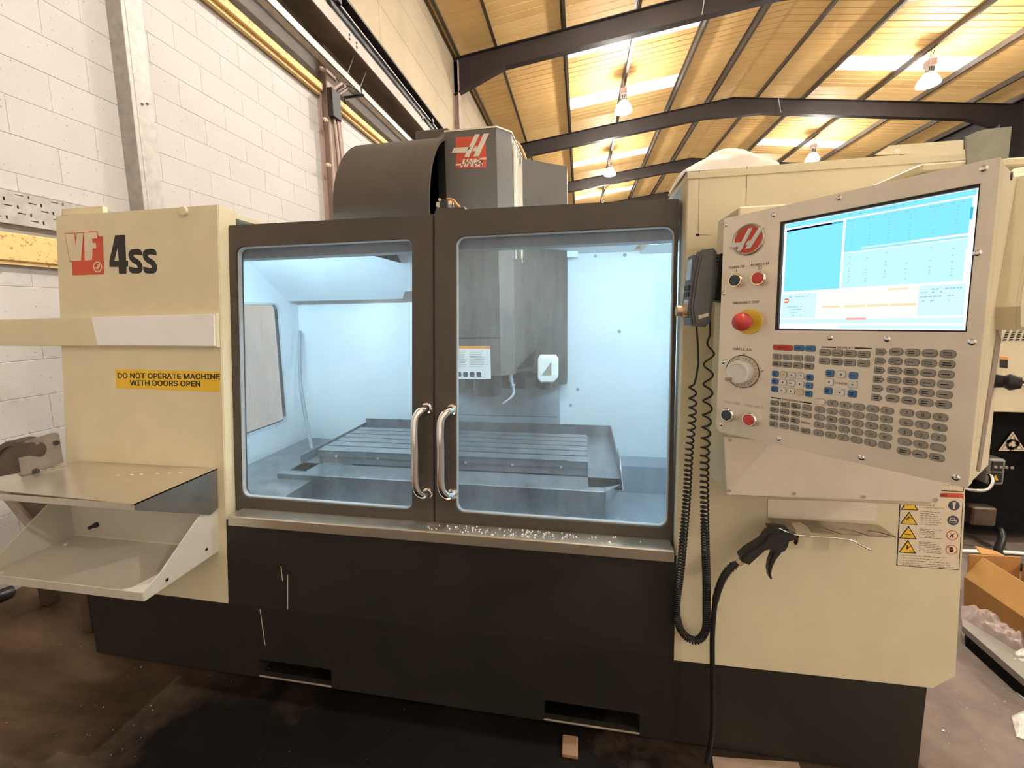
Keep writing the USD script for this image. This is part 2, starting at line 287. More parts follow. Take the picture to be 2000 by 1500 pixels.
# roof: liner sheets with ribs, translucent rooflights, purlins
ce = thing('ceiling', 'tan ribbed liner sheet roof with white translucent rooflights on steel purlins', None, (0, 0, 8), kind='structure')
W = 5.95/8
def sheet(xa, xb, y0, dz=0.0):
    prof = []
    for k in range(3):
        o = y0 + W*k/3; w = W/3
        prof += [(o, 0), (o+w-.030, 0), (o+w-.022, .016), (o+w-.008, .016)]
    prof.append((y0+W, 0)); v = []
    for x in (xa, xb):
        for y, z in prof: v.append((x, y, ztop(x) + .2 + z + dz))
    n = len(prof); f = []
    for i in range(n-1): f += [[i, i+1, n+i+1], [i, n+i+1, n+i]]
    return trimesh.Trimesh(v, f, process=False)
k0, k1 = int((-5.4-11.1)/W) - 1, int((36-11.1)/W) + 1
LITE = {-1: (-.45, 3.19), 1: (8.0, 11.4)}
for k in range(k0, k1):
    y0 = 11.1 + k*W; lite = (k % 8) in (1, 5)
    for sd, xa, xb in ((-1, XW-.05, RIDGE), (1, RIDGE, XR+.05)):
        mt = M['roof'][int(rng.integers(3))]
        if lite:
            la, lb = LITE[sd]
            part(ce, 'roof_sheet', sheet(xa, la, y0), mt); part(ce, 'roof_sheet', sheet(lb, xb, y0), mt)
            part(ce, 'rooflight', sheet(la, lb, y0, .006), M['rooflight'])
        else: part(ce, 'roof_sheet', sheet(xa, xb, y0), mt)
for x in (-3.2, -2.2, -.45, 1.33, 3.19, 4.65, 6.33, 7.87, 9.765, 11.4, 13.1, 14.2):
    z = ztop(x); t = .004; w = .065 if x < RIDGE else -.065
    part(ce, 'purlin', [B(x-t, x+t, -5.4, 36, z, z+.2), B(x, x+w, -5.4, 36, z, z+.008), B(x-w, x, -5.4, 36, z+.19, z+.198), B(x+w-t, x+w+t, -5.4, 36, z, z+.025)], M['purlin'])
# portal frames
def portal(y, label):
    t = thing('portal_frame', label, 'steel frame', (0, y, 0), group=None)
    for sd in (-1, 1):
        mx = (lambda x: x) if sd < 0 else (lambda x: 2*RIDGE - x)
        tops = [(XW+.02, ztop(XW+.02)), (RIDGE, ztop(RIDGE))]
        bots = [(XW+.02, ztop(XW)-.88), (-1.95, ztop(-1.95)-.50), (RIDGE-1.0, ztop(RIDGE-1.0)-.50), (RIDGE, ztop(RIDGE)-.62)]
        web = Polygon([(mx(a), b) for a, b in tops + bots[::-1]])
        fr = Frame((0, y, 0), (1, 0, 0), (0, 0, 1))
        rf = part(t, 'rafter', fr.put(ex(web, -.012, .012)), M['frame'])
        for nm, pl in (('top_flange', tops), ('bottom_flange', bots)):
            part(rf, nm, fr.put(ex(strip([(mx(a), b) for a, b in pl], .02), -.10, .10)), M['frame'])
        x0 = XW if sd < 0 else XR - .16
        part(t, 'column', [B(x0, x0+.02, y-.1, y+.1, 0, ztop(XW)-.05), B(x0+.14, x0+.16, y-.1, y+.1, 0, ztop(XW)-.05), B(x0+.02, x0+.14, y-.012, y+.012, 0, ztop(XW)-.05)] if sd < 0 else
             [B(x0-.4, x0+.16, y-.2, y+.2, 0, ztop(XW)-.05)], M['pinksteel'] if sd < 0 and y < 12 else M['frame'])
    return t
LB = ['dark steel portal frame just behind the viewer', 'steel portal frame whose pinkish column stands by the nearest wall bay',
      'dark steel portal frame nearest of those crossing the roof', 'dark steel portal frame second of those crossing the roof', 'dark steel portal frame third of those crossing the roof, low behind the machine', 'dark steel portal frame fourth back under the roof', 'dark steel portal frame against the far end wall']
pf = {}
for y, lb in zip(FRAMES, LB): pf[y] = portal(y, lb)
for y, x, a in ((11.10, 2.85, .06), (17.05, 7.0, -.10)): part(pf[y], 'web_rod', cyl(V(x, y-.11, ztop(x)-.01), V(x-a, y-.11, ztop(x)-.5), .014, 6), M['galv'])
# crane runway on the left wall
cr = thing('crane_runway', 'dark steel overhead crane runway beam along the left wall', 'crane beam', (XW, 3, 5))
part(cr, 'lower_plate', [B(XW+.18, -2.86, -5.3, 34.5, 4.99, 5.0)], M['soffit'], label='dark mottled underside plate')
part(cr, 'channel_face', B(-2.866, -2.852, -5.3, 35, 4.985, 5.14), M['pinksteel'], label='pinkish primed channel face')
part(cr, 'web', B(-2.98, -2.96, -5.3, 35, 5.14, 5.48), M['black'], label='black web')
part(cr, 'conductor_rail', CB(-2.90, -2.88, -5.3, 35, 5.34, 5.365), M['galv'], label='thin pale conductor rail')
part(cr, 'top_flange', B(-3.17, -2.84, -5.3, 34.5, 5.455, 5.475), M['frame'])
for y in (4.3, 7.4): part(cr, 'splice_clip', [CB(-2.88, -2.845, y, y+.05, 5.10, 5.18), CB(-2.90, -2.85, y+.55, y+.62, 5.33, 5.40)], M['black'])
for i, (dy, dz) in enumerate(((0, 0), (.16, 0), (0, .05), (.16, .05))): part(cr, 'bolt', lathe(V(-2.852, 5.05+dy, 5.04+dz), (1, 0, 0), [(0, .014), (.008, .014), (.008, 0)], 8), M['black'])
tr = thing('cable_trunking', 'long white steel trunking hung under the crane beam', 'trunking', (XW+.25, 4, 4.7))
for y0, y1 in ((-5.3, 5.62), (5.66, 34)):
    part(tr, 'channel', [CB(-3.06, -3.05, y0, y1, 4.70, 4.80, .002), CB(-3.15, -3.05, y0, y1, 4.70, 4.712, .002)], M['galv'])
for y in (5.3, 5.62): part(tr, 'hanger_rod', cyl(V(-3.05, y, 4.80), V(-2.95, y, 4.99), .006, 6), M['galv'])
part(tr, 'bracket', [CB(-3.30, -3.0, 5.60, 5.63, 4.66, 4.69), CB(-3.30, -3.28, 5.60, 5.63, 4.56, 4.69)], M['black'])
yr = thing('yellow_rail', 'yellow painted steel rail high along the block wall under the trunking', 'rail', (XW, 3, 4.43))
for a, b in zip(FRAMES[:-1], FRAMES[1:]): part(yr, 'rail_length', [CB(XW+.012, XW+.10, a+.11, b-.11, 4.47, 4.56, .006), B(XW+.012, XW+.06, a+.11, b-.11, 4.43, 4.472)], M['yellowsteel'])
single('yellow_rail', [CB(XW+.004, XW+.05, -.68, 2.62, 1.965, 2.13, .006), B(XW+.004, XW+.035, -.68, 2.62, 1.945, 1.967)], M['yellowsteel'], 'rust-speckled yellow rail low on the wall under the perforated tray', 'rail')
# perforated tray
fy = Frame((XW+.05, 0, 0), (0, 1, 0), (0, 0, 1)); web = sbox(-.65, 2.18, 2.50, 2.376)
holes = []
for i in range(46):
    y = .2 + i*.055
    for rI, z in enumerate((2.215, 2.25, 2.285, 2.32, 2.355)):
        if (i + rI) % 3 == 0: holes.append(sbox(y, z-.003, y+.035, z+.003))
        elif (i + rI) % 3 == 1: holes.append(sbox(y, z-.010, y+.008, z+.010))
ct = thing('cable_tray', 'perforated galvanised cable tray on the left wall beside the cabinet', 'cable tray', (XW+.05, 1.5, 2.18))
part(ct, 'web', fy.put(ex(web.difference(shapely.union_all(holes)), 0, .003)), M['galv'])
for z in (2.18, 2.374):
    fz = Frame((XW+.005, 0, z), (1, 0, 0), (0, 1, 0))
    part(ct, 'flange', fz.put(ex(sbox(0, -.65, .05, 2.5).difference(shapely.union_all([sbox(.014, .2+i*.05, .036, .225+i*.05) for i in range(45)])), 0, .003)), M['galv'])
part(ct, 'backing_gap', B(XW+.004, XW+.008, -.65, 2.5, 2.185, 2.37), M['grime'])
po = thing('wall_post', 'galvanised steel post fixed to the block wall above the left cabinet', 'post', (XW, 2.7, 0))
part(po, 'post', [CB(XW-.01, XW+.13, 2.63, 2.66, 0, 8.2, .003), CB(XW+.115, XW+.13, 2.66, 2.785, 0, 8.2, .003)], M['galv'])
for z in (3.2, 3.22): part(po, 'bolt', lathe(V(XW+.131, 2.70+(z-3.2)*2, z), (1, 0, 0), [(0, .008), (.006, .008), (.006, 0)], 8), M['black'])
co = thing('conduit', 'pinkish conduit pipes strapped to the brown column on the left wall', 'pipe', (XW+.2, 5.2, 0))
for dx, dy in ((.19, -.06), (.20, .0), (.19, .06)): part(co, 'pipe', tube(spline([(XW+dx, 5.15+dy, 0), (XW+dx, 5.15+dy, 2), (XW+dx, 5.15+dy, 4.3), (XW+dx+.02, 5.16+dy, 4.55), (XW+dx+.09, 5.25+dy, 4.62)], 24), .018, 8), M['pinksteel'], smooth=True)
part(co, 'cable_loop', tube(spline([(XW+.21, 5.1, 4.2), (XW+.22, 5.1, 4.42), (XW+.27, 5.2, 4.58), (XW+.36, 5.45, 4.64)], 24), .012, 6), M['cable'], smooth=True)
part(co, 'junction_box', CB(XW+.16, XW+.24, 5.02, 5.2, 4.15, 4.5, .006), M['frame'])
for z in (3.55, 4.1, 4.7): part(co, 'insulator', lathe(V(XW+.14, 5.02, z), (0, -1, 0), [(0, .022), (.04, .026), (.04, .012), (.07, .010), (.07, 0)], 10), M['cream'], smooth=40)
single('trim_1', tube([(XW+.05, -5.3, .04), (XW+.05, 1.0, .04), (XW+.05, 1.62, .04), (XW+.05, 1.68, .03)], .035, 8), M['cable'], 'black pipe along the foot of the left wall', None, kind='structure', smooth=True)

# high-bay lamps
def lamp_proto(loc, label):
    t = thing('high_bay_lamp', label, 'lamp', loc, group=None); o = np.array(loc, float)
    zp = .985
    part(t, 'hanger', [cyl(o+V(0, -.05, .66), o+V(.055, -.05, zp), .007, 6), cyl(o+V(0, .05, .66), o+V(.055, .05, zp), .007, 6)], M['black'])
    g = part(t, 'gear_box', CB(o[0]-.09, o[0]+.09, o[1]-.13, o[1]+.13, o[2]+.48, o[2]+.66, .012), M['pinksteel'])
    part(g, 'cooling_fin', [CB(o[0]-.075+.05*i, o[0]-.055+.05*i, o[1]-.06, o[1]+.06, o[2]+.36, o[2]+.48, .003) for i in range(4)], M['galv'])
    part(t, 'neck', lathe(o+V(0, 0, .30), (0, 0, 1), [(0, .12), (.02, .125), (.05, .06), (.08, .05), (.08, 0)], 16), M['galv'], smooth=40)
    part(t, 'reflector', lathe(o, (0, 0, 1), [(0, .27), (.06, .265), (.16, .22), (.24, .16), (.29, .13), (.285, .125), (.235, .155), (.155, .215), (.06, .258), (0, .262)], 28), M['reflector'], smooth=50)
    b = trimesh.creation.icosphere(1, .085); b.apply_scale((1, 1, 1.35)); b.apply_translation(o+V(0, 0, .12)); part(t, 'bulb', b, M['bulb'])
    return t
M['reflector'] = mat('prismatic_reflector', {'t': ('transparent_bsdf', {'color': (1, 1, 1)}), 'tr': ('translucent_bsdf', {'color': (.9, .88, .84)}), 'gl': ('glossy_bsdf', {'color': (.8, .8, .8), 'roughness': .25}), 'x': ('mix_closure', {'fac': .3}), 'y': ('mix_closure', {'fac': .15})},
                    [('t.BSDF', 'x.closure1'), ('tr.BSDF', 'x.closure2'), ('x.closure', 'y.closure1'), ('gl.BSDF', 'y.closure2')], 'y.closure')
lamp = lamp_proto((1.30, 13.95, 7.865), 'glowing high-bay lamp hanging nearest above the spindle cover, left roof slope')
copy(lamp, (9.70, 14.1, 7.86), 'bright high-bay lamp at upper right under the right roof slope', 'lamp', None)
copy(lamp, (1.30, 19.95, 7.865), 'smaller glowing high-bay lamp second in the left row, behind the first rafter', 'lamp', None)
copy(lamp, (9.70, 19.95, 7.86), 'high-bay lamp low over the right cabinet top, second in the right row', 'lamp', None)
copy(lamp, (1.30, 25.9, 7.865), 'farthest small high-bay lamp just above the door top edge', 'lamp', None)
copy(lamp, (9.70, 25.9, 7.86), 'high-bay lamp of the right row hidden behind the right cabinet', 'lamp', None)
for x, y, lb in ((1.30, 8.0, 'high-bay lamp of the left row above the top of the frame'), (9.70, 8.0, 'high-bay lamp of the right row above the top right of the frame'), (1.30, 2.05, 'high-bay lamp of the left row straight above the machine'),
                 (9.70, 2.05, 'high-bay lamp of the right row level with the machine'), (9.70, -3.7, 'unseen high-bay lamp of the right row behind the viewer, for soft front light')): copy(lamp, (x, y, 7.862), lb, 'lamp', None)  # last one is an unseen lamp placed to light the machine front
# ================================================================ the machining centre
TH = .0728285
FU = V(0, math.sin(TH), math.cos(TH)); FO = V(0, 1.47, 1.169) - FU*1.169/math.cos(TH)
FR = Frame(FO, (1, 0, 0), FU)                       # leaning sheet-metal front: x along it, u up it, n out of it
def plan(poly, z0, z1): return ex(poly, z0, z1)     # plan outline raised from z0 to z1
mc = thing('machining_center', 'large beige and charcoal vertical machining center with twin glazed doors', 'milling machine', (-.56, 1.45, 0))
# base plinth
FB = Frame((0, 1.4125, 0), (1, 0, 0), (0, 0, 1)); pk = []
for px in ([(505, 1288), (646, 1307), (646, 1353), (508, 1338)], [(1062, 1368), (1250, 1394), (1248, 1446), (1062, 1418)]):
    q = FB.pts(px); xs, zs = [a for a, b in q], [b for a, b in q]; pk.append(sbox(xs[0], max(.03, np.mean(zs[2:])), xs[1], np.mean(zs[:2])))
bs = part(mc, 'base', join([FB.put(ex(sbox(-2.30, .015, 1.134, .36).difference(shapely.union_all(pk)), -.02, 0)), B(-2.30, 1.134, 1.75, 3.0, .015, .35), B(-2.30, 1.134, 1.43, 3.0, .345, .36), B(-2.30, -2.28, 1.43, 1.75, .015, .345), B(1.114, 1.134, 1.43, 1.75, .015, .345)]), M['base'])
for h in pk:
    a0, b0, a1, b1 = h.bounds; part(bs, 'fork_pocket', FB.put(join([B(a0, a1, b0, b1, -.30, -.29), B(a0-.01, a0, b0, b1, -.29, -.02), B(a1, a1+.01, b0, b1, -.29, -.02), B(a0, a1, b1, b1+.01, -.29, -.02)])), M['black'])
    part(bs, 'pocket_lip', FB.put(CB(a0, a1, b0-.007, b0, 0, .006, .002)), M['grime'])
for x in (-2.0, -1.2, -.45, .25, .95): part(bs, 'leveling_foot', lathe(V(x, 1.85, 0), (0, 0, 1), [(0, .06), (.010, .06), (.012, .03), (.016, .03), (.016, 0)], 14), M['grime'])
for px in ([(549, 1105), (552, 1135)], [(562, 1122), (562, 1190)], [(508, 1190), (518, 1260)]):
    part(bs, 'scratch', FB.put(ex(strip(FB.pts(px), .003), 0, .0008)), M['cream'], label='pale scratch in the charcoal paint')
part(mc, 'front_panel', fit(FR, [(-1.54, .355), (.345, .355), (.345, .735), (-1.54, .735)], -.06, -.003), M['base'])
# sill
sl = FR.pts([(444, 1009), (1317, 1076)], .035); sb_ = FR.pts([(444, 1027), (1317, 1100)], .035)
u1 = (sl[0][1]+sl[1][1])/2; u0 = (sb_[0][1]+sb_[1][1])/2
part(mc, 'sill', FR.put(join([CB(sl[0][0], sl[1][0], u0, u1, -.05, .035, .003), B(sl[0][0], sl[1][0], u1-.004, u1+.001, -.09, .03)])), M['steel'], label='bright stainless sill under the doors')
ch = []
for i in range(150):
    t = min(.98, max(.02, rng.beta(3, 3)*.55+.42)); x = sl[0][0] + t*(sl[1][0]-sl[0][0]); s = rng.uniform(.001, .004); n = rng.uniform(-.035, .025)
    c = trimesh.creation.icosphere(0, s); c.apply_translation((x, u1+.001+s*.5, n)); ch.append(c)
part(mc, 'metal_chips', FR.put(join(ch)), M['whitep'], kind='stuff', label='pale swarf scattered along the sill')
# left cabinet
def sheet_box(fr, pts, n0, n1, c=.004): return fit(fr, pts, n0, n1, c)
LCp = FR.pts([(107.5, 421.5), (425, 399), (446, 1180), (139, 1141)])
lc = part(mc, 'left_cabinet', sheet_box(FR, LCp, -.09, 0), M['beige'], label='beige left front cabinet')
part(lc, 'top_ledge', fit(FR, FR.pts([(120, 408), (200, 402), (201, 416), (119, 421)], -.06), -.08, -.06, .002), M['beige'])
part(lc, 'round_cap', FR.put(lathe(V(*FR.at(360, 413), 0), (0, 0, 1), [(0, .0205), (.008, .0205), (.011, .017), (.011, 0)], 20)), M['beige'], smooth=40)
# badge and model lettering
bd = FR.pts([(143, 462), (204, 462), (204, 535), (142, 538)])
zx = lambda x, y: (x/4.0, 350 + y/4.0)
part(lc, 'badge_square', fit(FR, FR.pts([zx(560, 450), zx(803, 447), zx(815, 742), zx(568, 752)]), 0, .0012), M['red'], label='red square of the model badge')
vpx = [zx(515, 430), zx(583, 425), zx(597, 530), zx(606, 424), zx(655, 421), zx(638, 637), zx(553, 641)]
fpx = [zx(661, 420), zx(759, 415), zx(763, 463), zx(725, 466), zx(727, 500), zx(752, 499), zx(755, 541), zx(728, 543), zx(723, 632), zx(668, 636)]
for pl in (vpx, fpx):
    P_ = Polygon(FR.pts(pl)); part(lc, 'letter_outline', fit(FR, P_.buffer(.004, join_style=2), .0012, .0018), M['red']); part(lc, 'badge_letter', fit(FR, P_, .0018, .003), M['cream'], label='cream badge letter')
cc = V(*FR.at(*zx(766, 686)), 0); R_ = .024
part(lc, 'badge_ring', fit(FR, affinity.translate(Point(0, 0).buffer(R_).difference(Point(0, 0).buffer(R_*.80)), cc[0], cc[1]), .0012, .0022), M['cream'])
def hmark(fr, cx, cy, s, n0, n1):                   # the maker's slanted two-stroke mark, unit height about 1.1
    polys = [[(-.13, .55), (.07, .55), (-.39, -.53), (-.59, -.53)], [(.24, .58), (.46, .60), (.02, -.48), (-.21, -.50)], [(-1.0, -.08), (-.27, -.07), (-.42, -.32), (-1.10, -.34)], [(-.16, -.02), (.10, -.02), (-.02, -.27), (-.28, -.27)]]
    return [fit(fr, [(cx + a*s, cy + b*s) for a, b in p], n0, n1) for p in polys]
part(lc, 'badge_mark', hmark(FR, cc[0]+.006, cc[1], .022, .0012, .0024), M['cream'])
four = Polygon([zx(902, 438), zx(978, 436), zx(985, 638), zx(1001, 638), zx(1001, 683), zx(987, 684), zx(988, 738), zx(932, 740), zx(930, 686), zx(857, 686), zx(857, 640)])
four = Polygon(FR.pts(list(four.exterior.coords)), [FR.pts([zx(922, 520), zx(930, 640), zx(893, 640)])])
part(lc, 'model_letter', fit(FR, four, 0, .0014), M['blackp'], label='black numeral 4')
for cx in (1060, 1172):
    a, b_ = FR.at(*zx(cx, 641)); s1, t1 = .041, .050
    k = lambda pts: [(a + x*s1, b_ + y*t1) for x, y in pts]
    cen = spline([k([(.55, .52)])[0] + (0,), k([(.50, .78)])[0] + (0,), k([(0, .82)])[0] + (0,), k([(-.52, .72)])[0] + (0,), k([(-.50, .35)])[0] + (0,), k([(0, .0)])[0] + (0,), k([(.52, -.38)])[0] + (0,), k([(.50, -.76)])[0] + (0,), k([(0, -.83)])[0] + (0,), k([(-.52, -.76)])[0] + (0,), k([(-.55, -.50)])[0] + (0,)], 50)[:, :2]
    part(lc, 'model_letter', fit(FR, strip(cen, .0245), 0, .0014), M['blackp'], label='black letter S')
ys = FR.pts([(226, 721), (430, 726), (429.5, 765), (227, 758)])
part(lc, 'warning_sign', fit(FR, ys, 0, .0015), M['yellow'], label='yellow sign with black capitals')
a0, b0 = FR.at(328, 734.5); part(lc, 'sign_lettering', text(FR, 'DO NOT OPERATE MACHINE', a0, b0, .0225, .0015, .0021, True, width=.535), M['blackp'])
a0, b0 = FR.at(322, 748.5); part(lc, 'sign_lettering', text(FR, 'WITH DOORS OPEN', a0, b0, .0225, .0015, .0021, True, width=.37), M['blackp'])
# upper rail on the left
ra = FR.pts([(-60, 626), (420, 611.5), (422, 678), (-60, 675)], .022)
rl = part(mc, 'upper_rail', fit(FR, ra, .002, .022, .004), M['beige'], label='long beige rail across the left cabinet')
part(rl, 'rail_sheen', fit(FR, FR.pts([(177, 619), (418, 613.5), (419.5, 676), (190, 674)], .025), .022, .025, .002), M['cover'], label='white plate painted as light reflected on the rail')  # white plate added to carry the light reflected on the rail
# folding work shelf
shz = .959; xa, xb = -2.42, -1.559
shp = [(xb, 1.453), (xb, 1.119), (xa, 1.15), (xa, 1.25), (-2.29, 1.453)]
sh = part(mc, 'work_shelf', join([ex(shp, shz-.004, shz), B(xa, xb, 1.119, 1.121, shz-.024, shz)]), M['steel'], label='stainless fold-down work shelf')
part(sh, 'side_bracket', Frame((xb, 0, 0), (0, 1, 0), (0, 0, 1)).put(ex([(1.119, shz), (1.453, shz), (1.437, .785), (1.40, .775), (1.121, shz-.024)], -.003, 0)), M['bracketsteel'], label='dark brushed triangular shelf side')
for k in range(6): 
    x, y = -1.93 + .05*k + rng.uniform(-.01, .01), 1.33 + .012*k; part(sh, 'swarf_flake', CB(x, x+.016, y, y+.004, shz, shz+.002), M['whitep'])
# tool tray under it
tx0, tx1, ty0, ty1, tz = -2.36, -1.565, 1.118, 1.432, .606
ty = part(mc, 'tool_tray', join([B(tx0, tx1, ty0, ty1, tz-.012, tz-.006), CB(tx0, tx1, ty0-.004, ty0, tz-.018, tz+.018, .002), B(tx0, tx1, ty1-.003, ty1, tz-.006, .83)]), M['pale'], label='pale sheet-metal tool tray below the shelf')
side = [(ty0-.002, tz-.018), (ty1, tz-.012), (1.449, .80), (1.42, .815), (1.352, .79), (ty0+.055, tz+.045), (ty0-.002, tz+.018)]
for x in (tx1-.003, tx0): part(ty, 'tray_side', Frame((x, 0, 0), (0, 1, 0), (0, 0, 1)).put(exc(side, 0, .004, .001)), M['pale'])
part(ty, 'tray_corner', ex([(tx1-.10, ty0), (tx1, ty0), (tx1, ty0+.06)], tz+.012, tz+.017), M['pale'])
for x, z in ((-2.205, .775), (-2.215, .665)): part(ty, 'tray_bolt', lathe(V(x, 1.43, z), (0, -1, 0), [(0, .012), (.012, .012), (.014, .008), (.034, .008), (.034, 0)], 10), M['black'])
for y, z in ((1.20, .615), (1.37, .635)): part(ty, 'tray_rivet', lathe(V(tx1+.001, y, z), (1, 0, 0), [(0, .006), (.002, .006), (.002, 0)], 8), M['black'])
for x, y in ((-2.30, 1.15), (-2.30, 1.36)): part(ty, 'tray_screw', lathe(V(x, y, tz-.006), (0, 0, 1), [(0, .009), (.006, .008), (.006, 0)], 10), M['whitep'])
# right cabinet
RCp = FR.pts([(1343, 335), (1893, 290), (1887, 985), (1868, 1322), (1823, 1346), (1315, 1291)])
rc = part(mc, 'right_cabinet', sheet_box(FR, RCp, -.09, 0), M['beige'], label='beige right front cabinet')
for a, b_ in (((1366, 333), (1364, 458)), ((1459, 325), (1457, 400)), ((1364, 459), (1386, 459)), ((1365, 680), (1362, 1000))): 
    if a[1] < 600: part(rc, 'panel_seam', fit(FR, strip(FR.pts([a, b_]), .0022), -.0005, .0006), M['grime'])
part(rc, 'panel_slot', fit(FR, FR.pts([(1359, 457), (1366, 457), (1366, 461), (1359, 461)]), 0, .001), M['blackp'])
part(mc, 'cabinet_roof', B(.36, 1.2, 1.53, 3.0, 2.06, 2.078), M['beige']); part(mc, 'cabinet_roof', B(-2.37, -1.52, 1.54, 3.0, 2.05, 2.068), M['beige'])
part(rc, 'top_lip', fit(FR, FR.pts([(1709, 302), (1738, 284), (1882, 273), (1882, 296)], -.10), -.103, -.10), M['beige'])
part(rc, 'lip_screw', FR.put(lathe(V(*FR.at(1752, 296, -.06), -.06), (0, 0, 1), [(0, .008), (.006, .006), (.006, 0)], 10)), M['whitep'])
# safety label on the right cabinet
zs_ = lambda x, y: (1730 + x/7.894, 930 + y/7.894)
lab = FR.pts([zs_(222, 240), zs_(1196, 270), zs_(1130, 1447), zs_(162, 1377)])
part(rc, 'label_border', fit(FR, Polygon(lab), 0, .0008), M['blackp']); part(rc, 'safety_label', fit(FR, Polygon(lab).buffer(-.0022, join_style=2), .0008, .0013), M['cream'], label='cream pictogram safety label')
up = FR.pts([zs_(600, 20), zs_(1210, 60), zs_(1195, 245), zs_(590, 215)])
part(rc, 'label_border', fit(FR, Polygon(up), 0, .0008), M['blackp']); part(rc, 'upper_label', fit(FR, Polygon(up).buffer(-.0025, join_style=2), .0008, .0013), M['cream'])
part(rc, 'label_header', fit(FR, FR.pts([zs_(230, 235), zs_(1194, 266), zs_(1190, 335), zs_(226, 300)]), .0013, .0016), M['red'], label='red header band')
a0, b0 = FR.at(*zs_(760, 284)); part(rc, 'header_lettering', text(FR, 'WARNING', a0, b0, .0085, .0016, .0020, True, 1.1), M['blackp'])
def tri(px, name='hazard_triangle'):
    P_ = Polygon(FR.pts(px)); part(rc, name, join([fit(FR, P_.buffer(.0012, join_style=2), .0013, .0016)]), M['blackp']); part(rc, 'triangle_fill', fit(FR, P_.buffer(-.0016, join_style=2), .0016, .0020), M['yellow'])
T4 = [[zs_(370, 318), zs_(485, 520), zs_(235, 510)], [zs_(355, 555), zs_(475, 742), zs_(222, 732)], [zs_(346, 772), zs_(462, 963), zs_(210, 950)], [zs_(335, 990), zs_(452, 1183), zs_(200, 1170)]]
for i, px in enumerate(T4):
    tri(px); cx, cy = np.mean(FR.pts(px), 0); s = .013
    fig = [[(-.5, -.35), (-.15, .1), (.1, -.3), (.25, -.3), (.0, .25), (.45, .35), (.4, .5), (-.3, .3), (-.7, -.35)], [(-.8, -.35), (-.45, .3), (.6, .4), (.6, .25), (-.2, .15), (-.05, -.35), (-.25, -.35), (-.35, .05), (-.6, -.35)], [(-.8, -.05), (.5, -.08), (.7, .05), (.2, .15), (-.8, .12)], [(-.35, -.45), (-.1, .5), (.15, .55), (.0, .0), (.5, .35), (.45, .1), (.1, -.2), (.1, -.45)]][i]
    part(rc, 'pictogram', fit(FR, [(cx + x*s, cy + .004*(i != 2) + y*s) for x, y in fig], .0020, .0023), M['blackp'])
    if i != 2: part(rc, 'pictogram_head', fit(FR, Point(cx - .001, cy+.0095).buffer(.0022), .0020, .0023), M['blackp'])
for i, (x, y) in enumerate(((1045, 450), (1031, 680), (1019, 905), (1005, 1130))):
    cx, cy = FR.at(*zs_(x, y)); r = .0158
    if i < 2:
        part(rc, 'mandatory_disc', fit(FR, Point(cx, cy).buffer(r), .0013, .0017), M['navy'], label='dark blue round sign')
        if i == 0:
            part(rc, 'pictogram', [fit(FR, Polygon([(cx-.0035, cy+.011), (cx+.0035, cy+.011), (cx+.002, cy-.003), (cx-.002, cy-.003)]).buffer(.0012), .0017, .0021), fit(FR, Point(cx, cy-.0085).buffer(.003), .0017, .0021)], M['cream'])
        else:
            part(rc, 'pictogram', [fit(FR, strip([(cx+a*.010, cy+b_*.010) for a, b_ in pl], .0013), .0017, .0021) for pl in ([(-.7, .8), (.4, .8), (.4, .1), (-.9, .1), (-.7, .8)], [(-1, -.1), (.9, -.1), (.9, -.6), (-1, -.6), (-1, -.1)], [(.4, .1), (1.1, .2)])], M['cream'])
    else:
        part(rc, 'prohibition_disc', fit(FR, Point(cx, cy).buffer(r), .0013, .0016), M['cream'])
        fig = [(-.6, -.75), (-.3, .05), (.35, .5), (.75, .45), (.2, .2), (.3, -.2), (.2, -.75), (0, -.75), (0, -.2), (-.25, -.3), (-.4, -.75)] if i == 2 else [(-.35, -.75), (-.45, .2), (-.25, .65), (.05, .75), (.3, .5), (.45, .1), (.35, -.7)]
        part(rc, 'pictogram', [fit(FR, [(cx + a*.0125, cy + b_*.0125) for a, b_ in fig], .0016, .0019)], M['blackp'])
        part(rc, 'prohibition_ring', [fit(FR, Point(cx, cy).buffer(r).difference(Point(cx, cy).buffer(r-.0018)), .0019, .0022), fit(FR, strip([(cx-.011, cy+.011), (cx+.011, cy-.011)], .0016), .0019, .0022)], M['red'])
ln = []
def lines(x0, x1, y0, y1, k, sl=0.06, ragged=.4):
    for i in range(k):
        y = y0 + (y1-y0)*i/max(k-1, 1); w = (x1-x0)*(1 - ragged*rng.random()**2)
        x = x0
        while x < x0 + w:
            ww = rng.uniform(25, 70); p, q = FR.at(*zs_(x, y + sl*(x-x0))), FR.at(*zs_(min(x+ww, x0+w), y + sl*(min(x+ww, x0+w)-x0))); ln.append(ex(strip([p, q], .0011), .0013, .0016)); x += ww + 14
lines(530, 890, 385, 475, 4); lines(525, 870, 540, 735, 7); lines(510, 870, 810, 940, 6); lines(500, 860, 1010, 1165, 7)
for x, y in ((224, 1212), (222, 1252), (219, 1290), (216, 1328)): lines(x, x+12, y, y, 1, 0, 0); lines(x+35, 1010 if y < 1260 else 1070, y+4, y+4, 1, .06, .2)
lines(250, 1050, 1360, 1360, 1, .06, .1); lines(830, 1080, 90, 130, 2, .04); lines(820, 1180, 208, 208, 1, .04)
part(rc, 'label_small_print', FR.put(join(ln)), M['blackp'], label='rows of tiny print too small to read', kind='stuff')
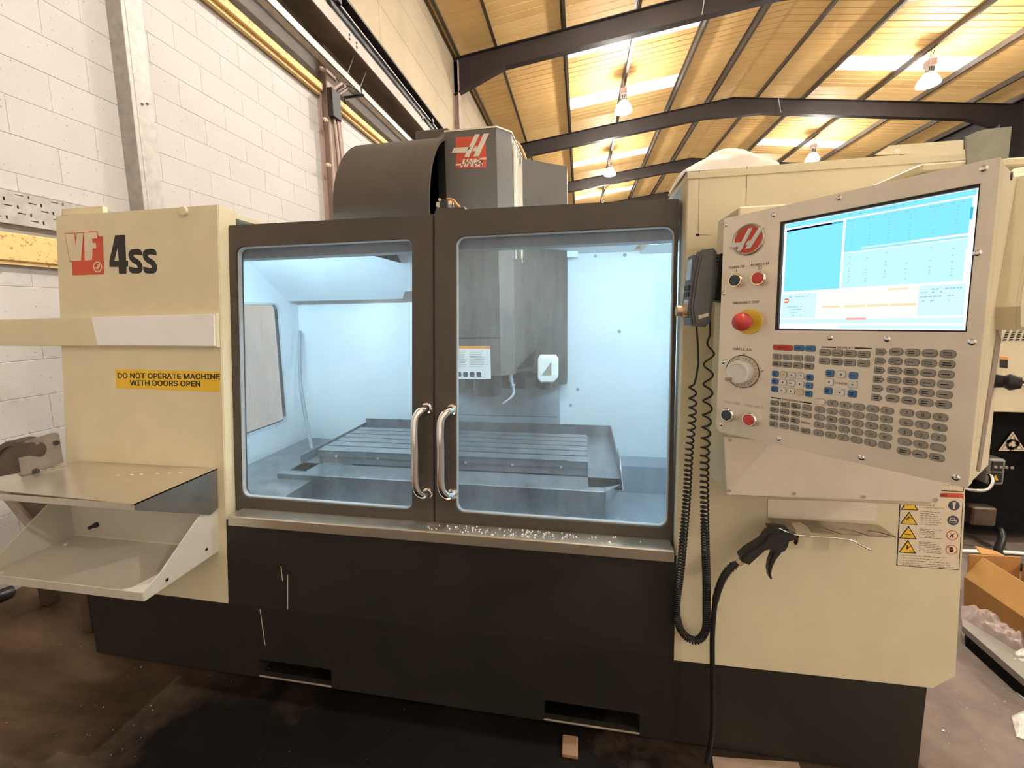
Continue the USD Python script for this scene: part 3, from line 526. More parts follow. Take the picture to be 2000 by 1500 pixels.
# rack plate for the air gun
RK = FR
part(rc, 'gun_rack_back', fit(FR, FR.pts([(1500, 975), (1713, 980), (1711, 1018), (1500, 1010)], .004), 0, .004), M['plate'], label='folded back plate of the hook rack')
xk0, zk = FR.at(1500, 1010, .004)[0], FR.at(1500, 1010, .004)[1]*math.cos(TH)
yk = 1.169; ybk = 1.47 + (zk-1.169)*math.tan(TH) - .004
rkp = sbox(.640, ybk-.075, .975, ybk)
hooks = []
for i in range(4):
    x = .695 + .078*i; yf = ybk-.075
    hooks.append(Polygon([(x+.045, yf-.01), (x+.06, yf-.01), (x+.035, yf+.012), (x+.015, yf+.028), (x-.012, yf+.034), (x-.020, yf+.026), (x, yf+.018), (x+.022, yf+.004)]))
part(rc, 'gun_rack_shelf', ex(rkp.difference(shapely.union_all(hooks[1:])).difference(Polygon([(.69, ybk-.08), (.70, ybk-.02), (.735, ybk-.012), (.745, ybk-.03), (.735, ybk-.08)])), zk-.006, zk-.002), M['rackm'], label='slotted hook shelf of the rack')
# doors
def door(px_out, px_in, name, handle_px, lab):
    O = Polygon(FR.pts(px_out, -.05)); Iq = np.array(FR.pts(px_in, -.05))
    I = Polygon(Iq).buffer(-.035, join_style=2).buffer(.035, quad_segs=6)
    d = part(mc, name, fit(FR, O.difference(I), -.09, -.05), M['dark'], label=lab)
    part(d, 'gasket', fit(FR, I.buffer(.001).difference(I.buffer(-.004)), -.078, -.060), M['gasket'])
    part(d, 'window_pane', fit(FR, I, -.080, -.074), M['pane'], label='hazy clear window pane')
    (h0, hb0), (h1, hb1) = FR.at(*handle_px[0], 0), FR.at(*handle_px[1], 0)
    pth = spline([(h0+.03, hb0, -.05), (h0+.030, hb0, -.03), (h0+.022, hb0-.004, -.010), (h0+.006, hb0-.026, .004), (h0, hb0-.06, .008), (h0, (hb0+hb1)/2, .008), (h0, hb1+.06, .008), (h0+.006, hb1+.026, .004), (h0+.022, hb1+.004, -.010), (h0+.030, hb1, -.03), (h0+.03, hb1, -.05)], 60)
    part(d, 'door_handle', FR.put(tube(pth, .0155, 14)), M['chrome'], smooth=True, label='chrome bow handle')
    for q in (hb0, hb1): part(d, 'handle_foot', FR.put(lathe(V(h0+.03, q, -.05), (0, 0, 1), [(0, .022), (.008, .022), (.012, .018), (.012, 0)], 16)), M['chrome'])
    return d
M['gasket'] = plain('window_edge_highlight', (.55, .58, .60), .3, var=.05)  # gasket coloured pale to carry the highlight along the window edge
dl = door([(447, 440.5), (845, 418.5), (846.5, 1027), (452, 995)], [(460, 481.8), (805, 465), (805, 997), (470, 971)], 'door', ((811, 800), (811, 970)), 'charcoal left sliding door')
dr = door([(849, 412), (1326, 387.5), (1312, 1066), (850, 1027)], [(890, 461.5), (1319, 439.5), (1304.5, 1032), (890, 1001.5)], 'door', ((861, 803), (861, 972)), 'charcoal right sliding door')
part(dl, 'door_edge', fit(FR, FR.pts([(845.5, 420), (848.5, 420), (849.5, 1027), (847, 1027)], -.055), -.09, -.055), M['black'])
# enclosure behind the doors
EX0, EX1, EY, EZ0, EZ1 = -2.25, 1.13, 2.95, .36, 2.02
part(mc, 'enclosure_back', [B(EX0, -1.05, EY, EY+.03, EZ0, EZ1), B(-1.05, EX1, EY, EY+.03, EZ0, EZ1+.02)], M['inner'], label='white inner back wall')
swp = sbox(1.58, EZ0, EY, EZ1).difference(rrect(2.30, 2.72, .82, 1.70, .03))
fs = Frame((EX0, 0, 0), (0, 1, 0), (0, 0, 1))
ew = part(mc, 'enclosure_side', fs.put(ex(swp, -.03, 0)), M['inner'], label='white inner left wall with a side window')
part(ew, 'side_window_frame', fs.put(ex(rrect(2.285, 2.735, .80, 1.715, .03).difference(rrect(2.30, 2.72, .82, 1.70, .03)), -.025, .003)), M['gasket'])
part(ew, 'side_window_pane', fs.put(ex(rrect(2.30, 2.72, .82, 1.70, .03), -.012, -.008)), M['pane'])
part(mc, 'enclosure_side', B(EX1, EX1+.07, 1.56, EY, EZ0, EZ1), M['inner'])
part(mc, 'enclosure_floor', [B(EX0, EX1, 1.5, EY, EZ0, EZ0+.012)], M['innergrey'])
part(mc, 'chip_trough', [B(-2.2, 1.1, 1.55, 1.95, EZ0, EZ0+.10), B(-2.2, 1.1, 2.75, EY, EZ0, EZ0+.20)], M['innergrey'])
part(mc, 'inner_front_wall', [B(EX0, EX1, 1.54, 1.56, EZ0, .74)], M['innergrey'])
part(mc, 'door_track', FR.put(join([B(-2.25, 1.13, 1.955, 2.03, -.22, -.10), B(-2.25, 1.13, 1.90, 1.955, -.22, -.17)])), M['innergrey'], label='grey door track inside the top of the doors')
part(mc, 'splash_hood', join([trimesh.convex.convex_hull(np.array([(EX0, 2.42, 2.04), (-1.0, 2.42, 2.04), (EX0, 2.84, 1.73), (-1.30, 2.84, 1.73), (EX0, 2.44, 2.05), (-1.0, 2.44, 2.05), (EX0, 2.86, 1.74), (-1.30, 2.86, 1.74)])), trimesh.convex.convex_hull(np.array([(-1.30, 2.76, 1.78), (-1.0, 2.76, 1.78), (-1.30, 2.43, 2.045), (-1.0, 2.43, 2.045), (-1.0, 2.78, 1.79), (-1.3, 2.78, 1.79)]))]), M['inner'], label='bright sloping white splash panel')
part(mc, 'splash_hood', [B(-.55, .35, 2.6, 2.95, 2.02, 2.04), B(-.42, -.02, 2.80, 2.84, 1.98, 2.06), CB(.40, .62, 2.55, 2.95, 2.0, 2.06)], M['inner'])
part(mc, 'wall_rivet', [lathe(V(x, EY, z), (0, -1, 0), [(0, .012), (.006, .010), (.006, 0)], 10) for x, z in ((.27, 1.47), (-.07, .93), (-.02, 1.05), (.1, 2.0), (.3, 2.0))], M['innergrey'])
hp = spline([(EX0+.04, 2.90, 1.5), (EX0+.05, 2.86, 1.3), (EX0+.09, 2.80, 1.05), (EX0+.16, 2.74, .8), (EX0+.25, 2.66, .6)], 40)
part(mc, 'coolant_hose', tube(hp, .013, 10), M['innergrey'], smooth=True, label='grey hose in the left corner')
part(mc, 'way_cover', [B(-1.9, -1.45, 1.60, 1.92, .40, .72), CB(-2.22, -1.5, 1.96, 2.9, .50, .62)], M['iron'])
# column and head
hd = part(mc, 'spindle_head', plan([(-.708, 2.15), (-.431, 2.15), (-.365, 2.23), (-.357, 2.576), (-.357, 2.8), (-.78, 2.8), (-.78, 2.23)], 1.27, 2.563), M['head'], label='charcoal cover of the spindle head')
part(mc, 'column_cover', plan([(-.357, 2.576), (-.093, 2.774), (-.093, 2.95), (-1.03, 2.95), (-1.03, 2.774), (-.76, 2.576)], 1.12, 2.553), M['dark'], label='grey column cover behind the head')
part(mc, 'column_lower', [B(-1.0, -.15, 2.80, 2.95, .3, 1.14), CB(-.99, -.16, 2.785, 2.80, .88, 1.12, .003), CB(-.99, -.16, 2.787, 2.80, .60, .876, .003)], M['innergrey'], label='sheet way covers on the column')
part(mc, 'rear_cabinet', CB(-1.215, -.955, 3.0, 3.5, 1.9, 2.965, .01), M['dark'])
FH = Frame((0, 2.15, 0), (1, 0, 0), (0, 0, 1))
zl = lambda x, y: (880 + x/8.333, 240 + y/8.333)
part(hd, 'emblem_square', FH.put(ex(FH.pts([zl(85, 240), zl(570, 200), zl(585, 730), zl(90, 745)]), 0, .0015)), M['red'], label='red emblem square')
for px in ([zl(400, 190), zl(475, 188), zl(300, 558), zl(225, 560)], [zl(540, 180), zl(628, 175), zl(460, 545), zl(372, 550)], [zl(62, 408), zl(335, 395), zl(245, 490), zl(18, 495)], [zl(395, 388), zl(455, 385), zl(405, 465), zl(355, 465)]):
    P_ = Polygon(FH.pts(px)); part(hd, 'emblem_stroke', FH.put(ex(P_, .0015, .004)), M['cream'])
sm = [[(85, 672), (215, 668), (205, 695), (85, 700)], [(215, 590), (240, 590), (185, 728), (160, 728)], [(275, 588), (300, 586), (240, 722), (215, 722)], [(215, 645), (280, 640), (270, 665), (205, 668)],
      [(320, 588), (345, 585), (275, 720), (250, 722)], [(340, 588), (362, 588), (350, 715), (325, 718)], [(300, 650), (345, 648), (340, 668), (292, 670)], [(385, 585), (410, 583), (365, 715), (340, 718)], [(400, 585), (425, 582), (425, 708), (400, 712)], [(375, 648), (420, 645), (420, 665), (368, 668)],
      [(460, 578), (585, 568), (580, 598), (450, 605)], [(450, 580), (478, 578), (460, 650), (432, 650)], [(445, 632), (525, 625), (518, 655), (438, 660)], [(500, 630), (528, 628), (515, 705), (485, 705)], [(440, 680), (515, 675), (510, 708), (432, 710)]]
part(hd, 'emblem_lettering', [FH.put(ex(FH.pts([zl(*p) for p in q]), .0015, .0035)) for q in sm], M['cream'], label='slanted cream capitals HAAS')
part(hd, 'top_trim', [plan(Polygon([(-.708, 2.15), (-.431, 2.15), (-.365, 2.23), (-.357, 2.576), (-.355, 2.576), (-.362, 2.226), (-.429, 2.147), (-.709, 2.147)]), 2.558, 2.566)], M['cream'])
wr = [B(-.3585, -.3545, 2.24 + .022*k + rng.uniform(0, .008), 2.25 + .022*k + rng.uniform(0, .008), 1.9 + .3*rng.random(), 2.45 + .1*rng.random()) for k in range(15)]
part(hd, 'sealant_streak', wr, M['cream'], label='pale streaks down the side joint')
part(hd, 'cover_joint', [B(-.71, -.428, 2.148, 2.15, 1.478, 1.482)], M['black'])
part(hd, 'top_screw', [lathe(V(x, 2.17, 2.563), (0, 0, 1), [(0, .008), (.012, .006), (.012, 0)], 8) for x in (-.62, -.48)], M['whitep'])
lb = FH.pts([(892, 676), (957.5, 674.5), (958.5, 740), (892, 740)]); X0, X1 = lb[0][0] - .04, lb[1][0]; Z0, Z1 = lb[3][1], lb[0][1]
part(hd, 'data_label', FH.put(ex(sbox(X0, Z0, X1, Z1), 0, .001)), M['whitep'], label='white instruction label with orange top')
part(hd, 'label_band', FH.put(ex(sbox(X0, Z1-.017, X1, Z1), .001, .0016)), M['orange'])
part(hd, 'label_print', [FH.put(ex(sbox(X0+.012 + c*.10, Z1-.028-.0095*i, X0+.012+c*.10+rng.uniform(.06, .085), Z1-.0255-.0095*i), .001, .0014)) for c in (0, 1) for i in range(10)], M['grime'])
part(hd, 'label_pictogram', [FH.put(ex(rrect(X0+.035+.038*i, X0+.062+.038*i, Z0+.012, Z0+.040, .008), .001, .0015)) for i in range(4)], M['navy'])
part(mc, 'spindle_nose', [lathe(V(-.565, 2.40, 1.29), (0, 0, -1), [(0, .16), (.03, .16), (.035, .092), (.16, .086), (.175, .080), (.18, .05), (.18, 0)], 32)], M['oilsteel'], smooth=40, label='round steel spindle nose')
part(mc, 'tool_arm', [CB(-.36, -.16, 2.3, 2.5, 1.235, 1.275), CB(-.80, -.30, 2.38, 2.5, 1.22, 1.27), lathe(V(-.215, 2.38, 1.26), (0, 0, -1), [(0, .05), (.09, .048), (.10, .03), (.10, 0)], 20)], M['oilsteel'])
ab = part(mc, 'air_box', [Frame((0, 2.28, 0), (1, 0, 0), (0, 0, 1)).put(exc(Frame((0, 2.28, 0), (1, 0, 0), (0, 0, 1)).pts([(1053, 696), (1083, 696), (1089, 703), (1089, 738), (1080, 747), (1056, 747), (1050, 740), (1050, 702)]), -.10, 0, .006))], M['whitep'], label='pale octagonal tool-changer cap')
part(ab, 'cap_recess', Frame((0, 2.278, 0), (1, 0, 0), (0, 0, 1)).put(ex(Frame((0, 2.278, 0), (1, 0, 0), (0, 0, 1)).pts([(1077, 706), (1077, 732), (1059, 732)]), 0, .002)), M['grime'])
part(mc, 'tool_gripper', [trimesh.convex.convex_hull(np.array([(-.37, 2.3, 1.29), (-.27, 2.3, 1.30), (-.25, 2.3, 1.40), (-.26, 2.33, 1.40), (-.28, 2.33, 1.30), (-.37, 2.33, 1.28)])), CB(-.36, -.27, 2.28, 2.32, 1.26, 1.285)], M['black'])
ns = spline([(-.385, 2.22, 1.27), (-.375, 2.21, 1.20), (-.37, 2.19, 1.16), (-.40, 2.17, 1.13), (-.425, 2.16, 1.11)], 20)
part(mc, 'coolant_nozzle', [tube(ns, np.linspace(.011, .005, 20), 8)] + [lathe(ns[i], ns[i+1]-ns[i], [(0, .015), (.008, .015), (.008, .011)], 8) for i in (3, 6)], M['innergrey'], smooth=40)
# table
tzz = .835; slots = [2.146, 2.230, 2.313, 2.393, 2.472]
prof = [(2.07, .757), (2.07, tzz-.038), (2.066, tzz-.036), (2.066, tzz)]
for s_ in slots: prof += [(s_-.009, tzz), (s_-.009, tzz-.02), (s_+.009, tzz-.02), (s_+.009, tzz)]
prof += [(2.54, tzz), (2.54, .757)]
fx = Frame((-1.515, 0, 0), (0, 1, 0), (0, 0, 1))
tbl = part(mc, 'work_table', fx.put(ex(prof, 0, 1.555)), M['iron'], label='slotted steel work table')
part(tbl, 'slot_edge', [B(-1.515, .04, s_-.011, s_-.009, tzz-.001, tzz+.0015) for s_ in slots] + [B(-1.515, .04, 2.064, 2.067, tzz-.002, tzz+.001)], M['chrome'])
part(tbl, 'table_bolt', [lathe(V(-1.4+.26*i, 2.07, .80), (0, -1, 0), [(0, .008), (.006, .008), (.006, 0)], 8) for i in range(6)], M['chrome'])
part(mc, 'table_saddle', [B(-1.30, -.1, 2.10, 2.6, .5, .757), B(-1.0, -.2, 2.0, 2.8, .28, .5)], M['innergrey'])
tp = part(mc, 'table_tray', [B(-1.62, .205, 1.95, 2.07, .742, .750), B(-1.62, -1.515, 1.95, 2.79, .742, .750), B(.04, .205, 1.95, 2.79, .742, .750), B(-1.62, -1.615, 2.05, 2.79, .75, .80), B(-1.62, .205, 2.785, 2.79, .75, .83)], M['iron'], label='shallow coolant tray around the table')
part(tp, 'tray_edge', Frame((.205, 0, 0), (0, 1, 0), (0, 0, 1)).put(ex([(1.95, .742), (2.79, .742), (2.79, .83), (2.27, .81), (2.27, .845), (2.12, .845), (2.06, .80)], 0, .004)), M['iron'])
part(tp, 'tray_front', [CB(-1.66, .12, 1.90, 1.95, .60, .752, .004), trimesh.convex.convex_hull(np.array([(.12, 1.90, .752), (.205, 2.0, .752), (.12, 1.88, .70), (.13, 1.88, .69), (.205, 2.0, .735), (.12, 1.95, .752)]))], M['iron'])
part(mc, 'saddle_cover', [CB(-1.45, .20, 1.72, 2.0, .40, .60, .01), CB(-1.6, .0, 1.56, 1.75, .33, .42)], M['innergrey'])
# work lights
def work_light(name, x0, x1, y, z, label):
    w = part(mc, name, CB(x0, x1, y-.03, y+.03, z, z+.035, .004), M['innergrey'], label=label)
    part(w, 'tube', CB(x0+.02, x1-.02, y-.022, y+.022, z-.034, z, .008), M['tube'], label='glowing cool-white tube')
work_light('work_light', -2.1, -1.0, 1.78, 1.99, 'work light above the left door inside')
work_light('work_light', -.2, .9, 1.78, 1.99, 'work light above the right door inside')
# curved cover, terminal block, hose on top
cv = []; R0 = .47; yc, zc = 2.33, 2.10
arc = [(1.855, 1.95)] + [(yc - R0*math.cos(t), zc + R0*math.sin(t)) for t in np.linspace(0, math.pi/2, 14)] + [(2.75, 2.57)]
inn = [(1.872, 1.95)] + [(yc - (R0-.015)*math.cos(t), zc + (R0-.015)*math.sin(t)) for t in np.linspace(0, math.pi/2, 14)] + [(2.75, 2.555)]
fc = Frame((-1.19, 0, 0), (0, 1, 0), (0, 0, 1))
cvp = part(mc, 'curved_cover', fc.put(ex(arc + inn[::-1], 0, .49)), M['dark'], smooth=35, label='curved charcoal cover left of the spindle head')
part(cvp, 'cover_end', fc.put(ex(inn + [(2.75, 1.95)], .02, .03)), M['dark']); part(cvp, 'inner_disc', Frame((-.90, 0, 0), (0, 1, 0), (0, 0, 1)).put(ex(inn + [(2.75, 1.95)], 0, .01)), M['black'])
FT = Frame((0, 1.60, 0), (1, 0, 0), (0, 0, 1)); zt_ = lambda x, y: (820 + x/18.18, 370 + y/18.18)
tq = part(mc, 'terminal_block', FT.put(ex(FT.pts([zt_(735, 340), zt_(950, 330), zt_(965, 665), zt_(715, 670)]), -.04, 0)), M['black'])
part(tq, 'terminal_bracket', FT.put(ex(FT.pts([zt_(600, 690), zt_(1610, 655), zt_(1615, 800), zt_(600, 830)]), -.06, .01)), M['dark'])
part(tq, 'connector', [FT.put(ex(FT.pts([zt_(585, 450), zt_(690, 445), zt_(700, 640), zt_(590, 620)]), -.03, 0)), FT.put(lathe(V(*FT.at(*zt_(705, 365)), -.01), (0, 0, 1), [(0, .006), (.012, .006), (.012, 0)], 10))], M['cream'])
part(tq, 'wire_bundle', [FT.put(tube([(*FT.at(*zt_(x, 360)), -.02), (*FT.at(*zt_(x+4, 500)), -.01), (*FT.at(*zt_(x, 670)), -.02)], .0022, 6)) for x in (985, 1030, 1080, 1160)], M['cream'])
part(tq, 'red_tube', FT.put(tube(spline([(*FT.at(*zt_(930, 330)), -.01), (*FT.at(*zt_(1050, 345)), 0), (*FT.at(*zt_(1170, 380)), 0), (*FT.at(*zt_(1300, 510)), 0), (*FT.at(*zt_(1430, 640)), 0)], 20), .0048, 8)), M['orange'], smooth=True, label='orange plastic tube')
part(tq, 'angle_piece', FT.put(ex(FT.pts([zt_(1570, 625), zt_(1630, 640), zt_(1745, 765), zt_(1630, 775)]), 0, .008)), M['whitep'])
part(mc, 'top_hose', tube(spline([(-.33, 2.62, 2.45), (-.345, 2.66, 2.56), (-.42, 2.68, 2.70), (-.52, 2.70, 2.735), (-.60, 2.70, 2.72), (-.62, 2.70, 2.56)], 40), .011, 8), M['hose'], smooth=True, label='yellowish pipe looping over the head')
# ================================================================ control console
def cbasis(yaw, lean, rl):
    X = V(math.cos(yaw), math.sin(yaw), 0); N0 = V(math.sin(yaw), -math.cos(yaw), 0); U = V(0,0,1)*math.cos(lean) - N0*math.sin(lean)
    return math.cos(rl)*X + math.sin(rl)*U, -math.sin(rl)*X + math.cos(rl)*U
cX, cU = cbasis(-.827, .019, .015)
C = Frame((.482, 1.111, 1.560), cX, cU)             # origin at the screen's lower left corner
cc_ = thing('control_console', 'beige control console with lit screen, keypad and red emergency stop button', 'control panel', (.75, 1.2, 0))
part(cc_, 'arm_housing', CB(.440, .985, 1.275, 1.455, 1.045, 1.90, .004), M['beige'], label='beige box carrying the console')
def body(a0, a1, b0, b1, d): return [fb(C, a0, a1, b0, b1, -d, -.004, .004)]
cb_ = part(cc_, 'console_body', [fb(C, -.138, .343, -.29, .30, -.19, -.03, .004)] + [fit(C, sbox(-.138, -.29, .343, .30).difference(sbox(-.006, -.006, .326, .268)), -.031, -.0045)], M['beige'])
rear = Frame(C.w(.343, 0, 0), -C.N, C.U)            # right flank: depth along x, height along u
part(cc_, 'rear_housing', rear.put(exc([(.178, .30), (.087, .044), (.115, 0), (.50, -.005), (.50, .345), (.30, .345)], -.02, .03, .006)), M['beige'], label='beige monitor housing on the right flank')
part(cc_, 'flank_hole', [rear.put(ex(Point(.115, .29).buffer(.008), -.001, .0015))], M['black'])
part(cc_, 'flank_slot', rear.put(ex([(.060, -.270), (.092, -.280), (.176, -.02), (.124, .0)], 0, .0016)), M['grime'], label='dull recessed slot on the flank')
part(cc_, 'flank_knob', [rear.put(lathe(V(.165, -.105, 0), (0, 0, 1), [(0, .014), (.012, .012), (.02, .017), (.034, .011), (.036, 0)], 16))], M['black'], smooth=40, label='black knob on the flank')
FP = sbox(-.144, -.293, .343, .301).difference(sbox(-.0025, -.0025, .3225, .2625)).difference(Polygon([(-.144, -.31), (-.12, -.31), (-.144, -.28)]))
part(cc_, 'faceplate', fit(C, FP, -.004, 0, .001), M['plate'], label='brushed metal faceplate')
part(cc_, 'screen_recess', fit(C, sbox(-.004, -.004, .324, .266), -.026, -.016), M['black'])
part(cc_, 'recess_rim', fit(C, sbox(-.0025, -.0025, .3225, .2625).difference(sbox(.0035, .0005, .3205, .2575)), -.016, -.003), M['black'], label='black rim round the screen')
SC = dict(white=(1.0, .98, 1.0), cyan=(.25, .82, .97), cyan2=(.56, .92, 1.0), pale=(.66, .90, 1.0), cream=(1.0, .965, .90), teal=(.05, .52, .72), ink=(.26, .60, .74), dim=(.25, .60, .80), orange=(1.0, .76, .48), red=(.80, .22, .08), pink=(1.0, .45, .40), black=(.004, .006, .02))
sm_ = {k: screen_mat('screen_' + k, c) for k, c in SC.items()}
scr = part(cc_, 'screen', fit(C, sbox(0, 0, .323, .263), -.016, -.012), sm_['white'], label='glowing display')
def pane(nm, a0, a1, b0, b1, m_, z=0, l=None): part(scr, nm, fit(C, sbox(a0, b0, a1, b1), -.012 + z*.0002, -.0117 + z*.0002), sm_[m_], label=l)
pane('title_bar', .006, .317, .246, .256, 'cyan'); pane('display_panel', .009, .1215, .0925, .2375, 'cyan', l='empty cyan panel'); pane('display_panel', .126, .313, .1715, .2425, 'cyan'); pane('display_panel', .126, .312, .093, .1690, 'cyan2')
pane('panel_header', .009, .101, .2375, .2415, 'black', 1); pane('panel_header', .101, .121, .2375, .2415, 'teal', 1)
pane('status_panel', .0055, .079, .028, .0865, 'pale'); pane('status_panel', .252, .3145, .029, .0875, 'pale'); pane('status_panel', .082, .250, .028, .087, 'cream', l='pale warm readout panel'); pane('footer_bar', .005, .316, .0145, .0245, 'pale'); pane('footer_bar', .126, .316, .0025, .0095, 'pale')
pane('scroll_bar', .3115, .3150, .203, .225, 'teal', 2); pane('scroll_track', .3115, .3165, .172, .203, 'white', 2); pane('scroll_track', .310, .3155, .095, .150, 'white', 2)
pane('slide_bar', .157, .312, .1745, .1785, 'pale', 2); pane('slide_bar', .236, .312, .1750, .1790, 'white', 3); pane('footer_key', .139, .173, .022, .0265, 'pink', 2)
for k, (a, w) in enumerate(((.095, .03), (.136, .034), (.175, .034), (.214, .036))): pane('readout', a-.003, a+w, .0495, .0545, 'orange' if k % 2 == 0 else 'orange', 2); 
pane('readout', .206, .236, .0825, .0860, 'orange', 2)
part(scr, 'stop_icon', fit(C, Point(.0165, .070).buffer(.0058), -.0118, -.0113), sm_['red'], label='small red octagon icon'); pane('icon_bar', .012, .021, .0685, .0718, 'cream', 4)
tx = []
def dots(a0, a1, b, h=.0022, dens=.7):
    a = a0
    while a < a1:
        w = rng.uniform(.002, .006)
        if rng.random() < dens: tx.append(ex(sbox(a, b-h/2, min(a+w, a1), b+h/2), -.0116, -.0113))
        a += w + .0015
for c_ in (.135, .165, .196, .228, .262, .292):
    dots(c_-.005, c_+.014, .2375)
    for i in range(9): dots(c_+.002, c_+.005, .230-.006*i, .0014, .8)
    for i in range(10): dots(c_+.001, c_+.004, .160-.0062*i, .0014, .7)
dots(.012, .022, .2335, .003); dots(.13, .22, .251, .002, .4)
for b, s_, e_ in ((.079, .022, .06), (.055, .018, .05), (.048, .028, .05), (.040, .02, .045), (.034, .03, .05)): dots(s_, e_, b)
for b, s_, e_ in ((.080, .27, .31), (.074, .255, .285), (.066, .255, .30), (.058, .258, .295)): dots(s_, e_, b)
part(scr, 'display_text', C.put(join(tx)), sm_['ink'], label='rows of small display text', kind='stuff')
# keys
def key(a, b, w, h, m_, legend=None, r=.003, pent=False, n=.0035, lm=None, ls=.0052):
    P_ = rrect(a-w/2, a+w/2, b-h/2, b+h/2, r, 2)
    if pent: P_ = Polygon([(a-w/2, b-h/2), (a+w*.22, b-h/2), (a+w/2, b), (a+w*.22, b+h/2), (a-w/2, b+h/2)]).buffer(-.0015).buffer(.0015, quad_segs=2)
    k_ = part(cc_, 'key', fit(C, P_, 0, n, .0011), m_)
    part(k_, 'key_gap', fit(C, P_.buffer(.0008, quad_segs=2), 0, .0005), M['grime3'])
    if legend == '#':
        part(k_, 'legend', [fit(C, sbox(a-w*.30, b+o-.0009, a+w*(.12+.18*rng.random()), b+o+.0009), n, n+.0003) for o in ((.0022, -.0018) if rng.random() < .55 else (0,))], M['blackp'])
    elif isinstance(legend, str): part(k_, 'legend', text(C, legend, a, b, ls, n, n+.0003, False), lm or M['blackp'])
    elif legend: part(k_, 'legend', fit(C, [(a + x, b + y) for x, y in legend], n, n+.0003), lm or M['blackp'])
    return k_
key(.0185, -.0452, .0425, .0125, M['redb'], 'RESET', lm=M['blackp'], ls=.0045)
for a in (.0540, .0775): key(a, -.0447, .0205, .0130, M['blue'], '#')
for i in range(4):
    key(.0070+.0233*i, -.0685, .0195, .0128, M['grey'], 'F%d' % (i+1)); key(.0070+.0233*i, -.0868, .0195, .0128, M['grey'], '#')
up_, dn_ = [(-.0026, -.0012), (.0026, -.0012), (0, .0022)], [(-.0026, .0012), (.0026, .0012), (0, -.0022)]
lf_, rt_ = [(.0014, -.0026), (.0014, .0026), (-.0022, 0)], [(-.0014, -.0026), (-.0014, .0026), (.0022, 0)]
dg_, dh_ = [(.0025, .0025), (-.0015, .0025), (.0025, -.0015)], [(-.0025, -.0025), (.0015, -.0025), (-.0025, .0015)]
dot_ = [(-.001, .002), (.002, .001), (.001, -.0015), (-.0015, -.001)]
for r_, row in enumerate(((None, dot_, up_, dg_, None), (None, lf_, '#', rt_, None), (None, dh_, dn_, dot_, None))):
    for c_, lg in enumerate(row):
        a, b = .0050+.0187*c_, -.1118-.0195*r_ - (.0015 if c_ == 4 else 0)
        if c_ in (0, 4): key(a, b, .0145, .0138, M['blue'], '#')
        else: key(a, b, .0145, .0138, M['cream'] if lg is dot_ else M['whitep'], lg, lm=M['orange'] if lg is dot_ else None)
def bar(a0, a1, b, t=.0026): part(cc_, 'panel_stripe', fit(C, sbox(a0, b-t/2, a1, b+t/2), 0, .0006), M['blackp'])
bar(-.002, .0205, -.1735); bar(.061, .087, -.1745); bar(.0985, .127, -.0402); bar(.1605, .1895, -.0395)
def cap(s, a, b, h, w): part(cc_, 'caption', text(C, s, a, b, h, 0, .0005, False, width=w), M['blackp'])
cap('OVERRIDES', .0410, -.1742, .0046, .034); cap('DISPLAY', .1440, -.0400, .0048, .028); cap('CURSOR', .1405, -.1200, .0042, .022); cap('SPINDLE', .0770, -.2235, .0046, .019)
for r_ in range(4):
    for c_ in range(4):
        if (r_, c_) == (2, 3): continue
        key(.0068+.0236*c_, -.1862-.0182*r_ - (.002 if c_ == 3 and r_ == 3 else 0), .0190, .0126, M['grey'], '#')
for r_ in range(2):
    for c_ in range(4): key(.1068+.0235*c_, -.0522-.0198*r_, .0200, .0138, M['grey'], '#')
for i in range(6): key(.2055-.0003*i, -.0455-.0194*i, .0165, .0132, M['grey'], '#', pent=True)
for r_ in range(6):
    for c_ in range(4): key(.2285+.0245*c_, -.0440-.0194*r_, .0205, .0140, M['grey'], '#', r=.005)
for a, b in ((.119, -.0995), (.162, -.1000), (.118, -.1400), (.162, -.1405)): key(a, b, .0150, .0150, M['blue'], '#')
for a, b, lg in ((.1405, -.0995, up_), (.119, -.1195, lf_), (.162, -.1200, rt_), (.1400, -.1405, dn_)): key(a, b, .0152, .0152, M['whitep'], lg)
AL = ['', 'A', 'B', 'C', 'D', 'E', 'F', 'G', 'H', 'I', 'J', 'K', 'L', 'M', 'N', 'O', 'P', 'Q', 'R', 'S', 'T', 'U', 'V', 'W', 'X', 'Y', 'Z', '/', '(', ')']
for i, s in enumerate(AL): key(.1040+.0236*(i % 6), -.1675-.0185*(i//6), .0198, .0135, M['grey'] if i else M['plate'], s or None, r=.005)
for i, s in enumerate(['7', '8', '9', '4', '5', '6', '1', '2', '3', '-', '0', '.', '#', '#', '#']): key(.2520+.0237*(i % 3), -.1665-.0199*(i//3), .0198, .0138, M['grey'], s, r=.005, ls=.0065)
